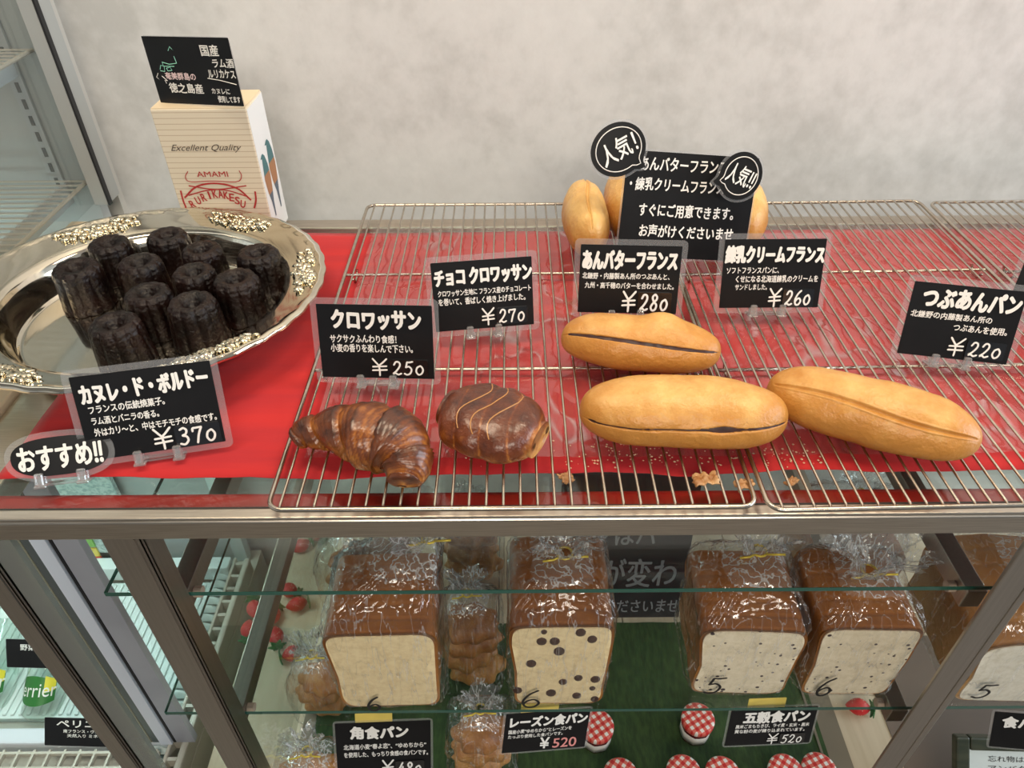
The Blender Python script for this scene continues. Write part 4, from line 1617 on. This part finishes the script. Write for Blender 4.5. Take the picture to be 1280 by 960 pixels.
def jar_lid_mat():
    m, nt, b, out = nodes('gingham_lid')
    v = coords(nt, (88, 88, 88))
    ck = []
    sp = nt.nodes.new('ShaderNodeSeparateXYZ')
    nt.links.new(v, sp.inputs[0])
    for k in (0, 1):
        fr3 = nt.nodes.new('ShaderNodeMath')
        fr3.operation = 'FRACT'
        nt.links.new(sp.outputs[k], fr3.inputs[0])
        gt = nt.nodes.new('ShaderNodeMath')
        gt.operation = 'GREATER_THAN'
        gt.inputs[1].default_value = .5
        nt.links.new(fr3.outputs[0], gt.inputs[0])
        ck.append(gt)
    s = nt.nodes.new('ShaderNodeMath')
    s.operation = 'MULTIPLY_ADD'
    s.inputs[1].default_value = .5
    nt.links.new(ck[0].outputs[0], s.inputs[0])
    h = nt.nodes.new('ShaderNodeMath')
    h.operation = 'MULTIPLY'
    h.inputs[1].default_value = .5
    nt.links.new(ck[1].outputs[0], h.inputs[0])
    nt.links.new(h.outputs[0], s.inputs[2])
    c = ramp(nt, s.outputs[0], [(0.0, (.85, .80, .74)), (.5, (.72, .16, .12)), (1.0, (.58, .03, .03))])
    c.node.color_ramp.interpolation = 'CONSTANT'
    c.node.color_ramp.elements[1].position = .4
    c.node.color_ramp.elements[2].position = .9
    nt.links.new(c, b.inputs['Base Color'])
    setp(b, Roughness=.3)
    return m


GINGHAM = jar_lid_mat()
JAM = mat('dark_jam', (.10, .012, .014), .15, coat=.6)


def lathe(P_, n=32, sq=0.0):
    def f(u, v):
        t_ = v * (len(P_) - 1)
        k = min(int(t_), len(P_) - 2)
        t_ -= k
        a = 2 * math.pi * u
        r = P_[k][0] * (1 - t_) + P_[k + 1][0] * t_
        if sq:
            r *= 1 - sq * abs(math.sin(4 * a)) * .5
        return (r * math.cos(a), r * math.sin(a), P_[k][1] * (1 - t_) + P_[k + 1][1] * t_)
    return surf(n, len(P_), f, cu=True)


jar_me = lathe([(0, 0), (.021, 0), (.0245, .003), (.0245, .032), (.022, .037), (.020, .038), (0, .038)], 32, .10)
lid_me = lathe([(0.0, .0522), (.018, .0522), (.0255, .0518), (.0270, .050), (.0270, .041), (.0262, .0385), (.0, .0385)])
lab_me = lathe([(.0247, .008), (.0252, .008), (.0252, .028), (.0247, .028)], 32, .08)
for m_, mm in ((jar_me, JAM), (lid_me, GINGHAM), (lab_me, mat('jar_label_paper', (.62, .60, .55), .6))):
    m_.materials.append(mm)
    m_.polygons.foreach_set('use_smooth', [True] * len(m_.polygons))
jars = [(747, 906, 'jam jar with gingham lid half behind the red price card', 1), (873, 897, 'jam jar with gingham lid standing alone in the middle of the green mat', 1),
        (776, 968, 'jam jar in the front row, leftmost', 0), (855, 964, 'jam jar in the front row, second from the left', 0), (904, 966, 'jam jar in the front row, third from the left', 0),
        (983, 963, 'jam jar in the front row, next to last', 0), (1025, 961, 'jam jar in the front row, rightmost', 0)]
for x, y, lab, k in jars:
    q5 = PZ(x, y, zd + .0035 + .052)
    t = empty('jam_jar', (q5[0], q5[1], zd + .0035), lab, 'jar', 'jam jars with red gingham lids')
    t.rotation_euler.z = random.uniform(.3, 1.2)
    for nm_, me_ in (('glass_body', jar_me), ('lid', lid_me), ('paper_label', lab_me)):
        o = bpy.data.objects.new(nm_, me_)
        COL.objects.link(o)
        o.parent = t

# ---------------------------------------------------------------- strawberries on the cream shelf
BERRY = mat('red_felt_berry', (.52, .012, .020), .5, c2=(.62, .03, .03), nscale=120, bmp=.3, bscale=150)
LEAF = mat('green_leaf_felt', (.02, .15, .05), .6, c2=(.05, .24, .07), nscale=60)
bme = surf(20, 24, lambda u, v: ((lambda r, h: (r * math.cos(6.2832 * v), h, .0135 + r * math.sin(6.2832 * v)))(.0155 * math.sin(math.pi * u) ** .75 * (1 - .25 * u), -.020 + .040 * u)), cv=True)
bme.materials.append(BERRY)
bme.polygons.foreach_set('use_smooth', [True] * len(bme.polygons))
lv, lf = [], []
for k in range(6):
    a = k * math.pi / 3
    n0 = len(lv)
    ca, sa = math.cos(a), math.sin(a)
    for (r, w2, dy) in ((.001, .003, 0), (.009, .0045, -.003), (.016, .0008, -.001)):
        for s in (-1, 1):
            lv.append((r * ca - s * w2 * sa, -.0195 + dy, .0135 + r * sa + s * w2 * ca))
    lf += [(n0, n0 + 1, n0 + 3, n0 + 2), (n0 + 2, n0 + 3, n0 + 5, n0 + 4)]
lme = mesh([(x, y, max(.001, z)) for x, y, z in lv], lf)
sd = bmesh.new()
sd.from_mesh(lme)
bmesh.ops.solidify(sd, geom=sd.faces[:], thickness=.0012)
lme = bm_mesh(sd)
lme.materials.append(LEAF)
me_s = lathe([(0, -.0006), (.0008, 0), (0, .0006)], 6)
dots = []
for i in range(24):
    u, v = random.uniform(.2, .85), random.random()
    r, h = .0156 * math.sin(math.pi * u) ** .75 * (1 - .25 * u), -.020 + .040 * u
    m_ = me_s.copy()
    m_.transform(Matrix.Translation((r * math.cos(6.2832 * v), h, .0135 + r * math.sin(6.2832 * v))))
    dots.append(m_)
dme = join_me(dots)
dme.materials.append(mat('seed_cream', (.8, .72, .5), .5))
sp_ = [(361, 738, 60, 'upper of the pair near the first glass shelf edge'), (371, 756, 110, 'lower of the pair near the first glass shelf edge'), (341, 771, 170, 'upper right one of the cluster by the brassy rail'),
       (345, 795, 20, 'lower right one of the cluster by the brassy rail'), (367, 817, -70, 'single one half under the left bread bag'), (318, 762, 200, 'upper one left of the brassy rail'),
       (311, 787, 10, 'lower one left of the brassy rail'), (376, 683, 130, 'farthest one right under the counter front rail'), (395, 668, 60, 'one at the back, hidden by the counter front rail'),
       (1072, 884, 80, 'one under the right grain loaf, seen through the glass shelf')]
for x, y, a, lab in sp_:
    q5 = PZ(x, y, zd + .013)
    t = empty('strawberry', (q5[0], q5[1], zd + .0008), 'red decorative strawberry, ' + lab, 'strawberry', 'decorative strawberries on the cream shelf', (0, 0, rad(a)))
    t.scale = (1.05, 1.05, 1.05)
    ob = None
    for nm_, me_ in (('berry', bme), ('leaves', lme), ('seeds', dme)):
        o = bpy.data.objects.new(nm_, me_)
        COL.objects.link(o)
        o.parent = ob if nm_ == 'seeds' else t
        ob = ob or o

# ---------------------------------------------------------------- chalkboard behind the loaves
cy0 = gy1 + .012
a_, b_ = PY(705, 778, cy0), PY(868, 640, cy0)
cb_ = empty('chalk_board', ((a_[0] + b_[0]) / 2, cy0, zd + .0005), 'black chalk lettered board standing behind the raisin loaf', 'sign', rot=(rad(-6), 0, 0))
W_, H_ = b_[0] - a_[0] + .03, .36
bm = bmesh.new()
box_bm(bm, -W_ / 2, W_ / 2, 0, .006, 0, H_, .001)
link('board', bm_mesh(bm), mat('chalk_black', (.022, .022, .024), .6, c2=(.035, .035, .036), nscale=20), cb_, local=True)
CH = mat('chalk_white', (.30, .30, .30), .9)
for s_, px0, py0, px1, py1 in (('クはパ', 742, 668, 826, 692), ('が変わ', 752, 706, 850, 738), ('くださいませ', 757, 752, 850, 766), ('ベース', 800, 660, 862, 676)):
    p0, p1 = PY(px0, py1, cy0), PY(px1, py0, cy0)
    ox, oz = cb_.location.x, cb_.location.z
    put_text('lettering', s_, p0[0] - ox, p1[0] - ox, p0[2] - oz, p1[2] - oz, CH, cb_, .0008, .012)

# picture frame at the lower right
q5 = PZ(1192, 926, .305)
fp = empty('picture_frame', (q5[0] + .12, q5[1] - .105, zd + .0062), 'dark green wooden frame with a handwritten notice at the lower right', 'frame', rot=(rad(-40), 0, rad(-2)))
FG = mat('green_painted_wood', (.020, .028, .015), .4, c2=(.05, .055, .03), nscale=14, stretch=(1, 1, 6))
for (x0, x1, z0, z1) in ((-.12, -.10, 0, .17), (.10, .12, 0, .17), (-.0995, .0995, .15, .17), (-.0995, .0995, 0, .02)):
    bm = bmesh.new()
    box_bm(bm, x0, x1, -.008, .008, z0, z1, .003)
    link('frame_side', bm_mesh(bm), FG, fp, local=True)
bm = bmesh.new()
box_bm(bm, -.1, .1, -.001, .002, .02, .15)
link('notice_paper', bm_mesh(bm), mat('notice_white', (.60, .66, .64), .6), fp, local=True)
put_text('lettering', '忘れ物はないですか', -.07, .05, .132, .141, BLACK_INK, fp, .0016)
put_text('lettering', 'アンバターフランス', -.07, .06, .118, .127, BLACK_INK, fp, .0016)
tsx = PZ(1118, 930, zd)[0]
tag(box('paper_sheet', tsx, 1.0, .42, .78, zd + .0005, zd + .0015, mat('taupe_paper', (.17, .13, .10), .8)), 'flat taupe paper sheet on the cream shelf under the green frame', 'paper')
q6 = PY(1272, 912, .44)
sign((q6[0] + .02, .424, q6[2] - .02, -12, 18, 8, .10, .055), 'black price card hanging at the lower right above the green frame', [('食パン', .1, .6, .6, .9, B)], None,
     holder=False, lam=.003, tape=False, group='price cards hanging from the shelf edge')
# another light loaf low behind on the right
loaf((.60, .80, zd + .001), .16, .14, .22, 0, 'bagged pale loaf at the back right under the counter', CRUMBW, CRUST2, (0, .07, .30), None, 61, dome=.015, tail=.03, group=None)

# ---------------------------------------------------------------- bottles and cards in the fridge
CLEARB = clear_mat('clear_bottle', (.90, .97, .93), .05, .03, haze=.04)
LABG = mat('green_bottle_label', (.03, .17, .035), .4)
LABY = mat('yellow_label_flash', (.75, .66, .05), .4)


def bottle(px, py, label):
    q7 = PZ(px, py, .19)
    t = empty('water_bottle', (q7[0], q7[1], .125), label, 'bottle', 'lying water bottles with green labels', (rad(-48), 0, rad(-6)))
    t.location.z = .153
    R_ = .034
    link('bottle_body', lathe([(0, -.07), (.026, -.07), (R_, -.062), (R_, .03), (.030, .055), (.014, .085), (.012, .10), (0, .10)], 32), CLEARB, t, True, True)
    link('cap', lathe([(.0145, .092), (.0145, .108), (0, .108)], 20), mat('pale_cap', (.60, .72, .68), .4), t, True, True)
    def lf_(u, v):
        a = rad(-150 + 120 * u)
        k = .62 + .38 * math.sin(math.pi * u)
        return (math.cos(a) * (R_ + .0006), math.sin(a) * (R_ + .0006), -.018 + (v - .5) * .052 * k)
    link('label', surf(20, 6, lf_), LABG, t, True, True)
    me_ = text_mesh('Perrier', .02)
    co = np.zeros(len(me_.vertices) * 3)
    me_.vertices.foreach_get('co', co)
    co = co.reshape(-1, 3)
    lo, hi = co.min(0), co.max(0)
    u = (co[:, 0] - lo[0]) / (hi[0] - lo[0])
    v = (co[:, 1] - lo[1]) / (hi[1] - lo[1])
    a = np.radians(-152 + 124 * u)
    me_.vertices.foreach_set('co', np.stack([np.cos(a) * (R_ + .0014), np.sin(a) * (R_ + .0014), -.030 + v * .024 + u * .004], 1).ravel())
    link('lettering', me_, mat('label_white', (.8, .82, .78), .5), t, local=True)
    def yf_(u, v):
        a = rad(-62 + 30 * u)
        return (math.cos(a) * (R_ + .0010), math.sin(a) * (R_ + .0010), -.006 + (v - .5) * .030 * (1 - .4 * u))
    link('label_flash', surf(8, 3, yf_), LABY, t, True, True)


bottle(50, 832, 'lying clear bottle with green label, right one of the two by the fridge card')
bottle(-14, 822, 'lying clear bottle with green label, left one cut by the picture edge')
qa = PZ(50, 835, .20)
sign((qa[0], qa[1], .20, -2, 34, 0, .120, .052), 'black vegetable juice price card at the back of the fridge deck', [('野菜ジュース', .22, .92, .62, .84, .02)], ('180', .74, .05, .98, .3), holder=False, lam=.001, group='price cards in the fridge')
qb = PZ(112, 940, .155)
sign((qb[0], .592, .154, -2, 38, 0, .165, .048), 'black water price card at the front lip of the fridge', [('ペリエ', .13, .55, .68, .92, .03), ('炭酸水', .60, .80, .70, .86, .022), ('南フランス・ヴェルジェーズ産の', .20, .90, .48, .60, .022), ('天然入り ミネラルウォーター', .24, .92, .32, .44, .022)], ('190', .74, .04, .95, .27),
     holder=False, lam=.001, group='price cards in the fridge')

# ---------------------------------------------------------------- crumbs and flakes
FLAKE = mat('pastry_flake', (.30, .12, .035), .45, c2=(.60, .36, .17), nscale=90)


def flake(px, py, s, lab, z=.9570, seed=0, sx=1.8):
    q7 = PZ(px, py, z)
    t = surf(14, 10, lambda u, v: ((u - .5) * s * sx * (1 + .3 * ns((u, v, 0), 4, seed)), (v - .5) * s * (1 + .4 * ns((u, v, 1), 5, seed)), .0025 + .003 * ns((u, v, 2), 5, seed) + .002 * abs(math.sin(u * 9))))
    o = link('pastry_flake', t, FLAKE, smooth=True)
    md = o.modifiers.new('t', 'SOLIDIFY')
    md.thickness = .0012
    o.location = (q7[0], q7[1], z)
    o.rotation_euler = (0, 0, seed)
    tag(o, lab, 'crumb', 'loose pastry flakes')


flake(882, 602, .012, 'larger brown pastry flake below the bean filled roll', .9645, 1.2 * 0 + .1)
flake(930, 608, .009, 'smaller brown pastry flake right of the larger one, near the rack corner', .9600, .4)
flake(708, 592 + 8, .010, 'orange pastry flake under the rack below the chocolate pastry', .9545, 2.0, 1.2)
flake(988, 605, .007, 'pale flake under the second rack near the front', .9545, .7)
vs, fs = [], []
for (cx, cy, n, sp2) in ((800, 590, 60, 40), (985, 575, 45, 26), (760, 575, 25, 40), (880, 600, 40, 34), (600, 600, 8, 30)):
    for i in range(n):
        q7 = PZ(cx + random.gauss(0, sp2), cy + random.gauss(0, sp2 * .45), .9545)
        if not (.455 < q7[1] < .9):
            q7[1] = .458 + random.random() * .03
        s = random.uniform(.0004, .0014)
        n0 = len(vs)
        z = .9556
        for dx, dy, dz in ((1, 0, 0), (-1, .3, 0), (0, 1, .2), (0, -.8, .1), (0, 0, 1), (0, 0, -1)):
            vs.append((q7[0] + dx * s, q7[1] + dy * s, z + dz * s * .7))
        fs += [(n0, n0 + 2, n0 + 4), (n0 + 2, n0 + 1, n0 + 4), (n0 + 1, n0 + 3, n0 + 4), (n0 + 3, n0, n0 + 4), (n0 + 2, n0, n0 + 5), (n0 + 1, n0 + 2, n0 + 5), (n0 + 3, n0 + 1, n0 + 5), (n0, n0 + 3, n0 + 5)]
o = link('crumbs', mesh(vs, fs), mat('crumb_pale', (.72, .52, .34), .7))
tag(o, 'scattered pale bread crumbs on the film under the racks', 'crumbs', kind='stuff')
